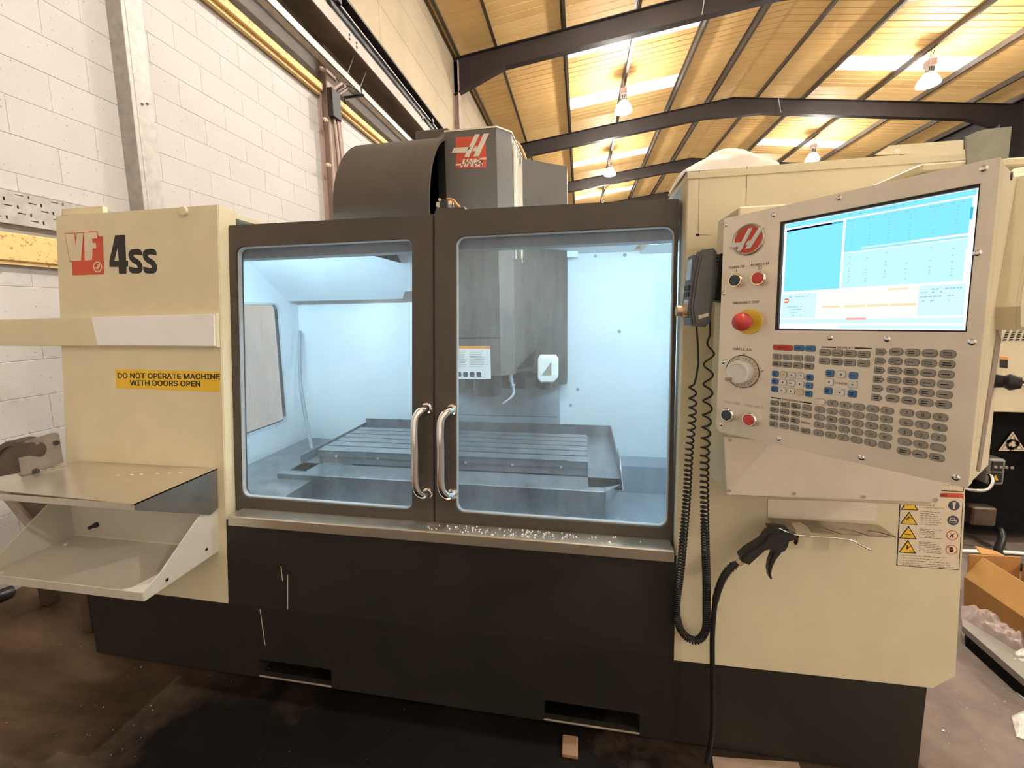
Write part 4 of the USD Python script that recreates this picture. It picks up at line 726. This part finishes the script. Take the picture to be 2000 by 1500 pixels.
# buttons, knob, emblem
def push(a, b, m_, r=.0185):
    p_ = part(cc_, 'push_button', C.put(lathe(V(a, b, 0), (0, 0, 1), [(0, r), (.016, r), (.019, r-.002), (.019, r-.004), (.014, r-.0045), (.014, 0)], 28)), M['chrome'], smooth=30)
    part(p_, 'button_cap', C.put(lathe(V(a, b, 0), (0, 0, 1), [(.013, r-.0048), (.020, r-.005), (.0215, r-.007), (.0215, 0)], 28)), m_, smooth=30)
push(-.098, .129, M['navy']); push(-.040, .129, M['redb']); push(-.105, -.237, M['navy']); push(-.046, -.238, M['redb'])
cap('POWER ON', -.1035, .1655, .0062, .040); cap('POWER OFF', -.0440, .1655, .0062, .044); cap('EMERGENCY STOP', -.0755, .0700, .0062, .068); cap('HANDLE JOG', -.0790, -.0545, .0062, .050)
part(cc_, 'power_mark', [fit(C, sbox(-.1040, .1525, -.1030, .1595), 0, .0005), fit(C, Point(-.0440, .1565).buffer(.0045).difference(Point(-.0440, .1565).buffer(.0036)), 0, .0005)], M['blackp'])
for s, a in (('CYCLE START', -.101), ('FEED HOLD', -.0420)): part(cc_, 'caption', text(C, s, a, -.2035, .0058, 0, .0004, False, width=.045), M['worn'], label='faint worn caption')
es = part(cc_, 'emergency_stop', C.put(lathe(V(-.064, .019, 0), (0, 0, 1), [(0, .0335), (.003, .0335), (.004, .032), (.004, 0)], 36)), M['yellowp'], label='yellow disc of the emergency stop')
part(es, 'stop_button', C.put(lathe(V(-.064, .019, 0), (0, 0, 1), [(.004, .011), (.028, .011), (.029, .021), (.034, .0235), (.045, .0225), (.054, .015), (.058, .004), (.058, 0)], 32)), M['redb'], smooth=45, label='red mushroom button')
jg = part(cc_, 'jog_dial', C.put(lathe(V(-.075, -.114, 0), (0, 0, 1), [(0, .0440), (.003, .0440), (.0045, .042), (.0045, 0)], 40)), M['plate2'], label='round graduated dial plate')
part(jg, 'dial_ring', C.put(ex(Point(-.075, -.114).buffer(.0440, quad_segs=16).difference(Point(-.075, -.114).buffer(.0425, quad_segs=16)), .0045, .005)), M['blackp'])
part(jg, 'dial_mark', [C.put(ex(strip([(-.075+.034*math.cos(t), -.114+.034*math.sin(t)), (-.075+.037*math.cos(t), -.114+.037*math.sin(t))], .0012), .0045, .005)) for t in np.linspace(0, 2*math.pi, 24, endpoint=False)], M['blackp'])
part(jg, 'jog_wheel', C.put(lathe(V(-.075, -.114, 0), (0, 0, 1), [(.0045, .029), (.022, .031), (.030, .0305), (.0325, .028), (.0325, .022), (.031, .020), (.031, 0)], 40)), M['whitep'], smooth=35, label='white jog handwheel')
part(jg, 'wheel_crank', C.put(lathe(V(-.090, -.133, 0), (0, 0, 1), [(.031, .0045), (.052, .005), (.0535, .0035), (.0535, 0)], 12)), M['grime'], smooth=40)
part(cc_, 'scale_caption', [C.put(ex(sbox(a-.003, b-.0007, a+.003, b+.0007), 0, .0004)) for a, b in ((-.0745, -.0665), (-.0265, -.108), (-.1220, -.085))], M['blackp'])
el = part(cc_, 'round_emblem', C.put(lathe(V(-.0755, .2325, 0), (0, 0, 1), [(0, .0405), (.004, .0405), (.0055, .038), (.004, .0345), (.003, .0345), (.003, 0)], 40)), M['chrome2'], smooth=30, label='round metal emblem with red field')
part(el, 'emblem_field', C.put(ex(Point(-.0755, .2325).buffer(.0345, quad_segs=16), .003, .0036)), M['red'])
zc_ = lambda x, y: (1300 + x/4.838, 350 + y/4.838)
for px in ([zc_(795, 468), zc_(832, 462), zc_(722, 680), zc_(685, 676)], [zc_(892, 462), zc_(938, 452), zc_(812, 655), zc_(762, 662)], [zc_(640, 607), zc_(748, 595), zc_(712, 640), zc_(610, 650)], [zc_(790, 585), zc_(828, 580), zc_(800, 622), zc_(765, 625)]):
    part(el, 'emblem_stroke', fit(C, C.pts(px), .0036, .0075, .0008), M['whitep'])
for a, b in ((-.138, .283), (-.018, .283), (.115, .290), (.325, .287), (.327, .140), (.331, -.020), (.327, -.277), (-.136, .098), (-.130, -.092), (-.130, -.270), (.115, -.018), (.213, -.018), (.02, -.275), (.186, -.278)):
    part(cc_, 'plate_screw', C.put(lathe(V(a, b, 0), (0, 0, 1), [(0, .0062), (.002, .0058), (.0034, .003), (.002, .0028), (.002, 0)], 14)), M['chrome'], smooth=30)
# lower apron of the console, parallel with the machine
L = Frame((0, 1.27, 0), (1, 0, 0), (0, 0, 1))
ap = part(cc_, 'lower_apron', L.put(exc(L.pts([(1413, 852), (1700, 880), (1850, 895), (1832, 980), (1419, 965)]), -.010, .004, .001)), M['plate'], label='metal apron plate under the keypad')
for px in ((1424, 957), (1549, 962), (1684, 968), (1824, 974), (1425, 858)): part(ap, 'apron_screw', L.put(lathe(V(*L.at(*px), .004), (0, 0, 1), [(0, .006), (.003, .005), (.003, 0)], 12)), M['chrome'])
# bracket at the top corner
Bk = Frame((0, 1.16, 0), (1, 0, 0), (0, 0, 1)); zb = lambda x, y: (1680 + x/6.25, 220 + y/6.25)
bk = part(cc_, 'top_bracket', Bk.put(ex(Bk.pts([zb(1270, 300), zb(1410, 235), zb(1520, 210), zb(1830, 178), zb(1790, 560), zb(1290, 640)]), 0, .004)), M['grime2'], label='dull grey-green bracket at the console corner')
part(cc_, 'bracket_arm', CB(.80, 1.12, 1.16, 1.50, 1.93, 1.95), M['beige'])
# handset holder on the arm housing
hh = part(cc_, 'handset_holder', trimesh.convex.convex_hull(np.array([(.405, 1.31, 1.775), (.440, 1.31, 1.787), (.440, 1.38, 1.787), (.405, 1.38, 1.775), (.398, 1.31, 1.64), (.440, 1.31, 1.63), (.440, 1.38, 1.63), (.398, 1.38, 1.64)])), M['black'], label='black handset holder')
# ---------------------------------------------------------------- jog handset and coiled cord
hs = thing('jog_handset', 'grey remote jog handset hanging in the black holder, with coiled black cord', 'handset', (.36, 1.30, 1.2))
HF = Frame((.343, 1.30, 1.565), (1, 0, 0), (.05, 0, 1.0)/np.linalg.norm((.05, 0, 1.0)))
hp_ = [(-.022, .0), (.018, -.004), (.030, .012), (.034, .10), (.030, .212), (.020, .222), (-.012, .218), (-.022, .205), (-.030, .14), (-.034, .05)]
part(hs, 'shell', HF.put(exc(hp_, -.045, .045, .012)), M['hand'], smooth=30, label='grey plastic shell')
HS = Frame(HF.w(-.026, 0, 0), (0, -1, 0), HF.U)     # face looking to the left
part(hs, 'screen_bezel', HS.put(CB(-.032, .032, .125, .208, -.004, .006, .003)), M['hand'])
part(hs, 'handset_screen', HS.put(CB(-.024, .024, .135, .195, .004, .008, .001)), M['lcd'], label='pale blue handset screen')
for i in range(6): part(hs, 'handset_key', HS.put(CB(-.026+.018*(i % 3), -.012+.018*(i % 3), .085+.02*(i//3), .099+.02*(i//3), .0, .011, .002)), M['black'])
part(hs, 'pale_keypad', HS.put(CB(-.026, .026, .045, .078, -.002, .009, .002)), M['lcd'])
part(hs, 'jog_knob', [lathe(HF.w(-.025, .045, .0), -HF.X, [(0, .020), (.016, .020), (.018, .017), (.020, .017), (.034, .0165), (.036, .012), (.036, 0)], 20)], M['brass'], smooth=25, label='ribbed metallic knob')
part(hs, 'knob_rib', [cyl(HF.w(-.026, .045 + .0195*math.sin(t), .0195*math.cos(t)), HF.w(-.042, .045 + .0195*math.sin(t), .0195*math.cos(t)), .0022, 5) for t in np.linspace(0, 2*math.pi, 16, endpoint=False)], M['brass'])
part(hs, 'shell_vent', HF.put(ex([(-.005, .02), (.022, .028), (.020, .038), (-.008, .03)], .045, .0465)), M['cream'])
part(hs, 'hook_spring', [cyl((.372, 1.30, 1.74+.011*i), (.405, 1.32, 1.742+.011*i), .003, 6) for i in range(4)], M['chrome'])
K = lambda u, v, y: (lambda f_: (lambda q: f_.w(q[0], q[1]))(f_.at(u, v)))(Frame((0, y, 0), (1, 0, 0), (0, 0, 1)))
cpx = [(1360, 638, 1.30), (1361, 665, 1.30), (1366, 700, 1.31), (1356, 735, 1.32), (1353, 790, 1.33), (1348, 860, 1.34), (1342, 960, 1.36), (1334, 1060, 1.375), (1327, 1130, 1.385), (1321, 1185, 1.39), (1325, 1218, 1.39), (1340, 1243, 1.385), (1358, 1251, 1.38), (1373, 1241, 1.38), (1380, 1205, 1.375), (1380, 1150, 1.37), (1378, 1080, 1.36), (1376, 980, 1.35), (1377, 880, 1.335), (1382, 790, 1.32), (1384, 710, 1.32), (1387, 655, 1.33), (1387, 620, 1.335), (1388, 585, 1.335)]
path = spline([K(*p) for p in cpx], 1400); dl_ = np.r_[0, np.cumsum(np.linalg.norm(np.diff(path, axis=0), axis=1))]; tt = dl_/dl_[-1]
pitch = np.interp(tt, [0, .06, .08, .12, .22, .36, .42, .60, .66, .78, .90, .95, 1], [1, 1, .040, .026, .0155, .0115, .0075, .0075, .010, .024, .06, .08, 1]); amp = np.interp(tt, [0, .05, .075, .36, .42, .60, .66, .93, .96, 1], [0, 0, .0105, .0110, .0105, .0105, .011, .0135, 0, 0])
ph = np.r_[0, np.cumsum(np.diff(dl_)/pitch[1:])]*2*math.pi
fine = np.interp(np.linspace(0, ph[-1], 2600), ph, np.arange(1400)); P_ = np.stack([np.interp(fine, np.arange(1400), path[:, i]) for i in range(3)], 1); A_ = np.interp(fine, np.arange(1400), amp); PH = np.interp(fine, np.arange(1400), ph)
T_ = np.gradient(P_, axis=0); T_ /= np.linalg.norm(T_, axis=1)[:, None]; e1 = np.cross(T_, V(0, 1, 0)); e1 /= np.linalg.norm(e1, axis=1)[:, None]; e2 = np.cross(T_, e1)
part(hs, 'coiled_cord', tube(P_ + A_[:, None]*(np.cos(PH)[:, None]*e1 + np.sin(PH)[:, None]*e2), .0031, 6), M['cable'], smooth=True, label='black coiled cord looped to the sill')
# ---------------------------------------------------------------- air gun
yg = ybk - .09; G = Frame((0, yg, 0), (1, 0, 0), (0, 0, 1)); zg = lambda x, y: (1480 + x/8.333, 980 + y/8.333); z7 = lambda x, y: (1300 + x/3, 900 + y/3)
ag = thing('air_gun', 'black air blow gun hooked on the rack with its hose hanging down', 'air gun', (G.at(1500, 1050)[0], yg, 0))
bodyp = [z7(428, 553), z7(470, 515), z7(560, 460), z7(580, 430), z7(600, 408), z7(640, 402), z7(690, 405), z7(720, 412), z7(770, 430), z7(768, 442), z7(735, 455), z7(712, 462), z7(706, 490), z7(690, 515), z7(655, 530), z7(600, 508), z7(575, 512), z7(520, 560), z7(480, 598), z7(440, 580)]
part(ag, 'gun_body', G.put(exc(G.pts(bodyp), -.018, .018, .006)), M['gun'], smooth=25, label='black gun body and grip')
trg = [z7(630, 505), z7(690, 500), z7(668, 540), z7(640, 575), z7(620, 620), z7(612, 660), z7(620, 682), z7(612, 690), z7(600, 672), z7(594, 630), z7(600, 585), z7(618, 540)]
part(ag, 'trigger', G.put(exc(G.pts(trg), -.010, .010, .004)), M['gun'], smooth=25, label='curved black trigger')
part(ag, 'hang_hook', [G.put(exc(G.pts([z7(756, 430), z7(772, 445), z7(774, 470), z7(765, 490), z7(754, 487), z7(762, 465), z7(756, 452)]), -.006, .006, .002)), G.put(exc(G.pts([z7(590, 373), z7(640, 372), z7(700, 380), z7(720, 400), z7(690, 400), z7(650, 384), z7(592, 386)]), -.008, .008, .002))], M['gun'], smooth=25)
nz = [(*G.at(*zg(x, y)), n_) for x, y, n_ in ((320, 410, .008), (430, 460, .008), (560, 505, .010), (700, 515, .012), (1000, 535, .014), (1380, 562, .016), (1480, 585, .017), (1600, 640, .018), (1780, 725, .020))]
part(ag, 'nozzle_pipe', G.put(tube(spline(nz, 50), np.r_[np.full(38, .0022), np.linspace(.0022, .0040, 12)], 8)), M['chrome'], smooth=True, label='thin bright bent nozzle pipe')
part(ag, 'hose_collar', G.put(tube([(*G.at(*z7(443, 585)), 0), (*G.at(*z7(425, 600)), 0)], .011, 12)), M['brass'])
hpx = [z7(430, 592), z7(400, 612), z7(365, 645), z7(335, 690), z7(312, 745), z7(296, 800), z7(284, 880), z7(276, 980), z7(273, 1100), z7(274, 1200), z7(276, 1400), z7(270, 1600), z7(240, 1770)]
hpath = spline([(*G.at(*p), 0) for p in hpx], 140)
part(ag, 'air_hose', G.put(tube(hpath, .0085, 10)), M['cable'], smooth=True, label='black air hose hanging to the floor')
part(ag, 'strain_relief', [G.put(lathe(hpath[i], hpath[i+1]-hpath[i], [(0, .0135-.0002*k), (.0028, .0135-.0002*k)], 12)) for k, i in enumerate(range(4, 30, 2))] + [G.put(tube(hpath[2:30], .0105, 10))], M['cable'], label='ribbed strain relief')
# ================================================================ loose things round the machine
def blob(x0, x1, y0, y1, z0, hfun, nx=60, ny=40):
    xs, ys = np.linspace(x0, x1, nx), np.linspace(y0, y1, ny); v = []; f = []
    for j, y in enumerate(ys):
        for i, x in enumerate(xs): v.append((x, y, z0 + hfun((x-x0)/(x1-x0), (y-y0)/(y1-y0), x, y)))
    for j in range(ny-1):
        for i in range(nx-1):
            p = j*nx+i; f += [[p, p+1, p+nx+1], [p, p+nx+1, p+nx]]
    k = len(v); v += [(a, b, z0) for a, b, c in v]
    edge = [i for i in range(nx)] + [j*nx+nx-1 for j in range(1, ny)] + [(ny-1)*nx+i for i in range(nx-2, -1, -1)] + [j*nx for j in range(ny-2, 0, -1)]
    for a, b in zip(edge, edge[1:] + edge[:1]): f += [[a, k+a, k+b], [a, k+b, b]]
    return trimesh.Trimesh(v, f, process=True)
def cloth(u, w, x, y):
    e = (math.sin(math.pi*u)**.30)*(math.sin(math.pi*w)**.35); pk = .70 + .30*math.exp(-((u-.56)/.24)**2) - .10*math.exp(-((u-.15)/.1)**2) - .14*math.exp(-((u-.83)/.04)**2)
    return e*.100*pk*(.70 + .55*meshkit.fbm((x*14, y*14, .3), 4)) + .006*math.sin(48*(x+.6*y)+7*meshkit.noise((x*9, y*9, 2)))*e
single('cloth_bundle', blob(.358, .66, 1.55, 1.85, 2.090, cloth, 70, 44), M['cloth'], 'bundle of white cloth lying on top of the right cabinet', 'cloth', smooth=True)
# hook bracket on the shelf and chip conveyor behind it
def zpt(u, v, z):
    r = RC @ np.array([(u-CXP)/F, (v-CYP)/F, 1.0]); return EYE + r*(z-EYE[2])/r[2]
p1, p2 = zpt(40, 930, .960), zpt(126, 910, .960); ux = (p2-p1)*V(1, 1, 0); ux /= np.linalg.norm(ux)
HB = Frame((p1[0], p1[1], .960), ux, (0, 0, 1)); zh = lambda x, y: (x/6.82, 830 + y/6.82)
plate = Polygon(HB.pts([zh(245, 440), zh(390, 410), zh(540, 430), zh(600, 395), zh(625, 330), zh(610, 275), zh(575, 235), zh(525, 225), zh(520, 255), zh(475, 265), zh(455, 232), zh(325, 240), zh(345, 215), zh(450, 180), zh(690, 108), zh(760, 105), zh(785, 125), zh(845, 500), zh(285, 680)]))
hb = thing('hook_bracket', 'grey hooked steel bracket plate standing on the left end of the work shelf', 'bracket', (*p1[:2], .96))
part(hb, 'plate', HB.put(exc(plate.buffer(0), -.003, .003, .001)), M['bracketgrey']); part(hb, 'foot', HB.put(B(*sorted((HB.at(42, 929)[0], HB.at(135, 908)[0])), 0, .004, -.05, .0)), M['grime'])
part(hb, 'bolt', [HB.put(lathe(V(*HB.at(*zh(x, y)), .003), (0, 0, 1), [(0, .011), (.009, .011), (.009, 0)], 6)) for x, y in ((745, 235), (475, 610))], M['black'])
cv_ = thing('chip_conveyor', 'dirty brown chip conveyor drum and chute between wall and left cabinet', 'conveyor', (-2.95, 1.62, 0))
part(cv_, 'drum', lathe(V(-3.0, 1.63, .785), (0, 1, 0), [(0, 0), (0, .155), (-.012, .16), (-.012, .185), (0, .19), (.07, .19), (.07, 0)], 40), M['rust'], smooth=30, label='round drum end with a raised rim')
KF = Frame((0, 1.50, 0), (1, 0, 0), (0, 0, 1))
part(cv_, 'chute', KF.put(ex(KF.pts([(-4, 958), (140, 962), (172, 1060), (186, 1130), (150, 1135), (67, 1040)]), -.10, 0)), M['rust'], label='sloping brown chute')
part(cv_, 'chute_edge', KF.put(exc(KF.pts([(-6, 955), (16, 958), (92, 1040), (166, 1128), (146, 1135), (64, 1040)]), -.02, .012, .006)), M['grime'], label='lighter bent chute edge')
for q in (CB(-2.55, -2.49, 1.52, 1.58, 0, .30), CB(-3.03, -2.97, 1.64, 1.70, 0, .60)): part(cv_, 'stand', q, M['rust'])
# machine behind at the right
Y2 = 3.0; R2 = Frame((0, Y2, 0), (1, 0, 0), (0, 0, 1))
rm = thing('machine_tool', 'beige machine with black lower bay standing behind the console at far right', 'machine', (3.2, 3.3, 0))
zr = lambda x, y: (1860 + x/3.75, 560 + y/3.75)
part(rm, 'upper_panel', CB(2.40, 3.9, Y2, 4.2, 1.135, 1.98, .008), M['beige']); part(rm, 'lower_panel', CB(2.40, 3.9, Y2, 4.2, .935, 1.118, .006), M['beige']); part(rm, 'panel_gap', B(2.42, 3.88, Y2+.02, 4.2, 1.10, 1.14), M['black']); part(rm, 'bright_strip', CB(2.58, 3.88, Y2-.006, Y2, 1.108, 1.118, .002), M['pale'])
part(rm, 'lower_bay', [B(2.40, 3.9, Y2+.12, 4.2, .10, .935), B(2.40, 2.44, Y2, Y2+.12, .1, .935)], M['pit'], label='black lower bay')
part(rm, 'vent_slot', [R2.put(ex([(2.60+.033*i+.018*r_/5, 1.392+.0155*r_), (2.618+.033*i+.018*r_/5, 1.392+.0155*r_), (2.624+.033*i+.018*r_/5, 1.402+.0155*r_), (2.606+.033*i+.018*r_/5, 1.402+.0155*r_)], 0, .002)) for i in range(14) for r_ in range(5)], M['black'], label='slanted vent slots', kind='stuff')
q = R2.pts([zr(348, 512), zr(405, 514), zr(402, 597), zr(346, 590)])
part(rm, 'small_label', R2.put(ex(q, 0, .002)), M['black']); part(rm, 'label_band', R2.put(ex([q[0], q[1], (q[1][0], q[1][1]-.018), (q[0][0], q[0][1]-.018)], .002, .004)), M['orange'])
RT = Frame((0, Y2+.11, 0), (1, 0, 0), (0, 0, 1)); tq_ = Polygon(RT.pts([zr(335, 1200), zr(440, 1060), zr(535, 1202)]))
part(rm, 'triangle_sign', RT.put(ex(tq_, 0, .003)), M['cream'], label='triangular recycling sign'); tcx, tcy = tq_.centroid.x, tq_.centroid.y
part(rm, 'sign_outline', RT.put(ex(tq_.buffer(-.008, join_style=2).difference(tq_.buffer(-.013, join_style=2)), .003, .004)), M['grime'])
for t in (0, 120, 240):
    arrow = affinity.rotate(Polygon([(-.040, .012), (-.012, .036), (.012, .036), (.030, .016), (.042, .022), (.038, -.010), (.010, .002), (.020, .008), (.004, .022), (-.008, .022), (-.028, .004)]), t, origin=(0, 0)); part(rm, 'recycling_arrow', RT.put(ex(affinity.translate(arrow, tcx, tcy+.002), .003, .0045)), M['blackp'])
RD = Frame((0, Y2+.02, 0), (1, 0, 0), (0, 0, 1)); db = RD.pts([zr(258, 1262), zr(372, 1265), zr(380, 1450), zr(250, 1450)]); x0_, x1_, z0_, z1_ = db[3][0], db[2][0], db[3][1], db[0][1]
dv = part(rm, 'drive_box', CB(x0_, x1_, Y2+.02, Y2+.16, z0_, z1_, .01), M['grime3'], label='grey motor drive box with yellow triangle')
part(dv, 'drive_panel', RD.put(CB(x0_+.012, x1_-.02, z0_+.02, z0_+.5*(z1_-z0_), 0, .006, .002)), M['black']); part(dv, 'drive_keypad', RD.put(CB(x0_+.012, x1_-.025, z0_+.56*(z1_-z0_), z1_-.012, 0, .008, .002)), M['black'])
part(dv, 'drive_triangle', RD.put(ex(RD.pts([zr(284, 1412), zr(310, 1376), zr(330, 1414)]), .006, .008)), M['yellow']); part(dv, 'drive_button', [RD.put(lathe(V(x0_+.03+.03*i, z0_+.72*(z1_-z0_), .008), (0, 0, 1), [(0, .010), (.004, .009), (.004, 0)], 10)) for i in range(4)], M['grime'])
part(rm, 'side_plate', CB(2.93, 3.05, Y2+.06, Y2+.10, .58, .66), M['grime3'])
part(rm, 'bent_pipe', tube(spline([(2.45, Y2, .42), (2.57, Y2, .41), (2.62, Y2, .425), (2.64, Y2, .46), (2.64, Y2+.1, .50)], 30), .013, 8), M['chrome'], smooth=True, label='bright bent pipe')
part(rm, 'lower_box', CB(2.60, 2.74, Y2+.05, Y2+.14, .14, .27, .01), M['rust']); part(rm, 'foot', [CB(2.45, 2.6, Y2+.1, Y2+.25, 0, .1), CB(3.6, 3.75, Y2+.1, Y2+.25, 0, .1)], M['black'])
single('steel_cable', tube(spline([(2.2, 2.99, .012), (2.6, 2.96, .012), (2.85, 2.96, .015), (3.1, 2.88, .012), (3.5, 2.6, .012)], 40), .012, 8), M['whitep'], 'white cable lying on the floor before the black bay', 'cable', smooth=True)
single('floor_hose', tube(spline([(2.80, 3.10, .11), (2.75, 3.02, .05), (2.66, 2.92, .022), (2.66, 2.80, .02), (2.74, 2.66, .02)], 40), .022, 8), M['cable'], 'dark hose curling on the floor beside the cardboard box', 'hose', smooth=True)
# cardboard box, plastic film, slab, crumpled film
bxp = dict(A=zpt(1880, 1123, .16), Bq=zpt(1901, 1082, .30), Cq=zpt(2030, 1155, .30), Dq=zpt(2040, 1236, .10))
cbx = thing('cardboard_box', 'open brown cardboard box lying on the floor at the right edge', 'box', (2.3, 2.5, 0))
def quad(a, b, c, d, t=.006):
    P_ = np.array([a, b, c, d], float); n = np.cross(P_[1]-P_[0], P_[3]-P_[0]); n /= np.linalg.norm(n); return trimesh.convex.convex_hull(np.vstack([P_ + n*t*.5, P_ - n*t*.5]))
bx0, bx1, by0, by1 = 2.03, 2.275, 1.76, 2.385
part(cbx, 'long_wall', quad((bx0+.015, by1, .002), (bx0, by1, .17), (bx0, by0, .17), (bx0+.015, by0, .002)), M['card2'])
part(cbx, 'long_flap', quad((bx0, by1-.002, .172), (bx0+.045, by1-.03, .305), (bx0+.045, by0+.02, .305), (bx0, by0, .172)), M['card'], label='bright upper flap along the long side')
part(cbx, 'end_wall', quad((bx0+.018, by1, .002), (bx0+.006, by1, .30), (bx1, by1+.01, .30), (bx1, by1, .002)), M['card2']); part(cbx, 'end_wall', quad((bx0+.018, by0, .002), (bx0+.006, by0, .17), (bx1, by0, .24), (bx1, by0, .002)), M['card2'])
part(cbx, 'far_wall', quad((bx1, by1, .002), (bx1+.01, by1, .27), (bx1+.01, by0, .27), (bx1, by0, .002)), M['card2']); part(cbx, 'bottom', B(bx0+.02, bx1-.004, by0+.004, by1-.004, .001, .006), M['card2'])
part(cbx, 'end_flap', quad((bx0+.07, by1+.008, .30), (bx0+.08, by1+.06, .316), (bx0+.17, by1+.05, .300), (bx0+.18, by1+.012, .298)), M['card2'])
def wr_(amp, fr_): return lambda u, w, x, y: amp*(.25 + meshkit.fbm((x*fr_, y*fr_, .7), 4))*min(1, 5*min(u, 1-u, w, 1-w))
q1, q2, q3, q4 = zpt(1878, 1174, .03), zpt(2020, 1268, .03), zpt(2030, 1300, .03), zpt(1878, 1214, .03)
def patch(q, hf, nx=50, ny=24):
    us, ws = np.linspace(0, 1, nx), np.linspace(0, 1, ny); v = []; f = []
    for w in ws:
        for u in us:
            p = (q[0]*(1-u)+q[1]*u)*(1-w) + (q[3]*(1-u)+q[2]*u)*w; v.append((p[0], p[1], .004 + hf(u, w, p[0], p[1])))
    for j in range(ny-1):
        for i in range(nx-1): p = j*nx+i; f += [[p, p+1, p+nx+1], [p, p+nx+1, p+nx]]
    n = len(v); v += [(a, b, 0.001) for a, b, c in v]; edge = list(range(nx)) + [j*nx+nx-1 for j in range(1, ny)] + [(ny-1)*nx+i for i in range(nx-2, -1, -1)] + [j*nx for j in range(ny-2, 0, -1)]
    for a, b in zip(edge, edge[1:]+edge[:1]): f += [[a, n+a, n+b], [a, n+b, b]]
    return trimesh.Trimesh(v, f, process=False)
single('plastic_sheet', patch([q1, q2, q3, q4], wr_(.10, 22), 110, 50), M['film'], 'creased translucent plastic sheet on the floor in front of the cardboard box', 'plastic sheet', smooth=True)
s1, s2, s3, s4 = zpt(1878, 1206, .09), zpt(2060, 1318, .09), zpt(2030, 1352, .09), zpt(1880, 1222, .09)
tops = [s1, s2, s3, s4]; slab = trimesh.convex.convex_hull(np.vstack([np.array(tops), np.array(tops) - V(0, 0, .03)]))
sl_ = thing('floor_board', 'dusty grey board raised off the floor near the plastic sheet', 'board', (*np.mean(tops, 0)[:2], 0)); part(sl_, 'board', slab, M['grime3']); 
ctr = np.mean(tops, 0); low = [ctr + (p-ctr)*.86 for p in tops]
part(sl_, 'board_shade', trimesh.convex.convex_hull(np.vstack([np.array(low) - V(0, 0, .032), [(p[0], p[1], 0) for p in low]])), M['pit'], label='black block standing in for shade under the board')  # block painted black as the shade beneath the raised board
d1, d2, d3, d4 = zpt(1938, 1306, 0), zpt(2000, 1296, 0), zpt(2060, 1330, 0), zpt(2010, 1378, 0)
single('crumpled_film', patch([d4, d3, d2, d1], wr_(.11, 30), 80, 80), M['foil'], 'crumpled clear packing film heaped on the floor at the right edge', 'packing film', smooth=50)
e1_, e2_, e3_, e4_ = zpt(1975, 1400, 0), zpt(2020, 1380, 0), zpt(2040, 1460, 0), zpt(1985, 1440, 0)
single('crumpled_film', patch([e4_, e3_, e2_, e1_], wr_(.018, 24), 30, 30), M['foil'], 'small scrap of packing film at the right frame edge below the heap', 'packing film', smooth=50)
g1, g2, g3, g4 = zpt(1391, 1477, .01), zpt(1560, 1489, .01), zpt(1580, 1560, .01), zpt(1402, 1560, .01)
single('cardboard_scrap', trimesh.convex.convex_hull(np.vstack([np.array([g1, g2, g3, g4]), np.array([g1, g2, g3, g4])-V(0, 0, .009)])), M['scrap'], 'pale flat board scrap on the floor at the bottom edge, below the hose', 'board')
w1 = zpt(1098, 1460, .005); single('wood_block', CB(w1[0], w1[0]+.058, w1[1]-.03, w1[1]+.04, 0, .018, .003), M['rust2'], 'small tan wooden block on the floor below the charcoal base', 'block')
db_ = []
for i in range(60):
    u, v = rng.uniform(0, 800), rng.uniform(1240, 1495)
    if i % 4 == 0: u, v = rng.uniform(1830, 1990), rng.uniform(1330, 1495)
    p = zpt(u, v, 0); s = rng.uniform(.0008, .0022)*(1 if i % 9 else 2.5); c = trimesh.creation.icosphere(0, s); c.apply_scale((1, .7, .5)); c.apply_translation(p + V(0, 0, s*.4)); db_.append(c)
single('floor_swarf', db_, M['whitep'], 'scattered pale metal chips and crumbs on the dark floor', 'metal chips', kind='stuff')
stage.SetDefaultPrim(stage.GetPrimAtPath('/World'))
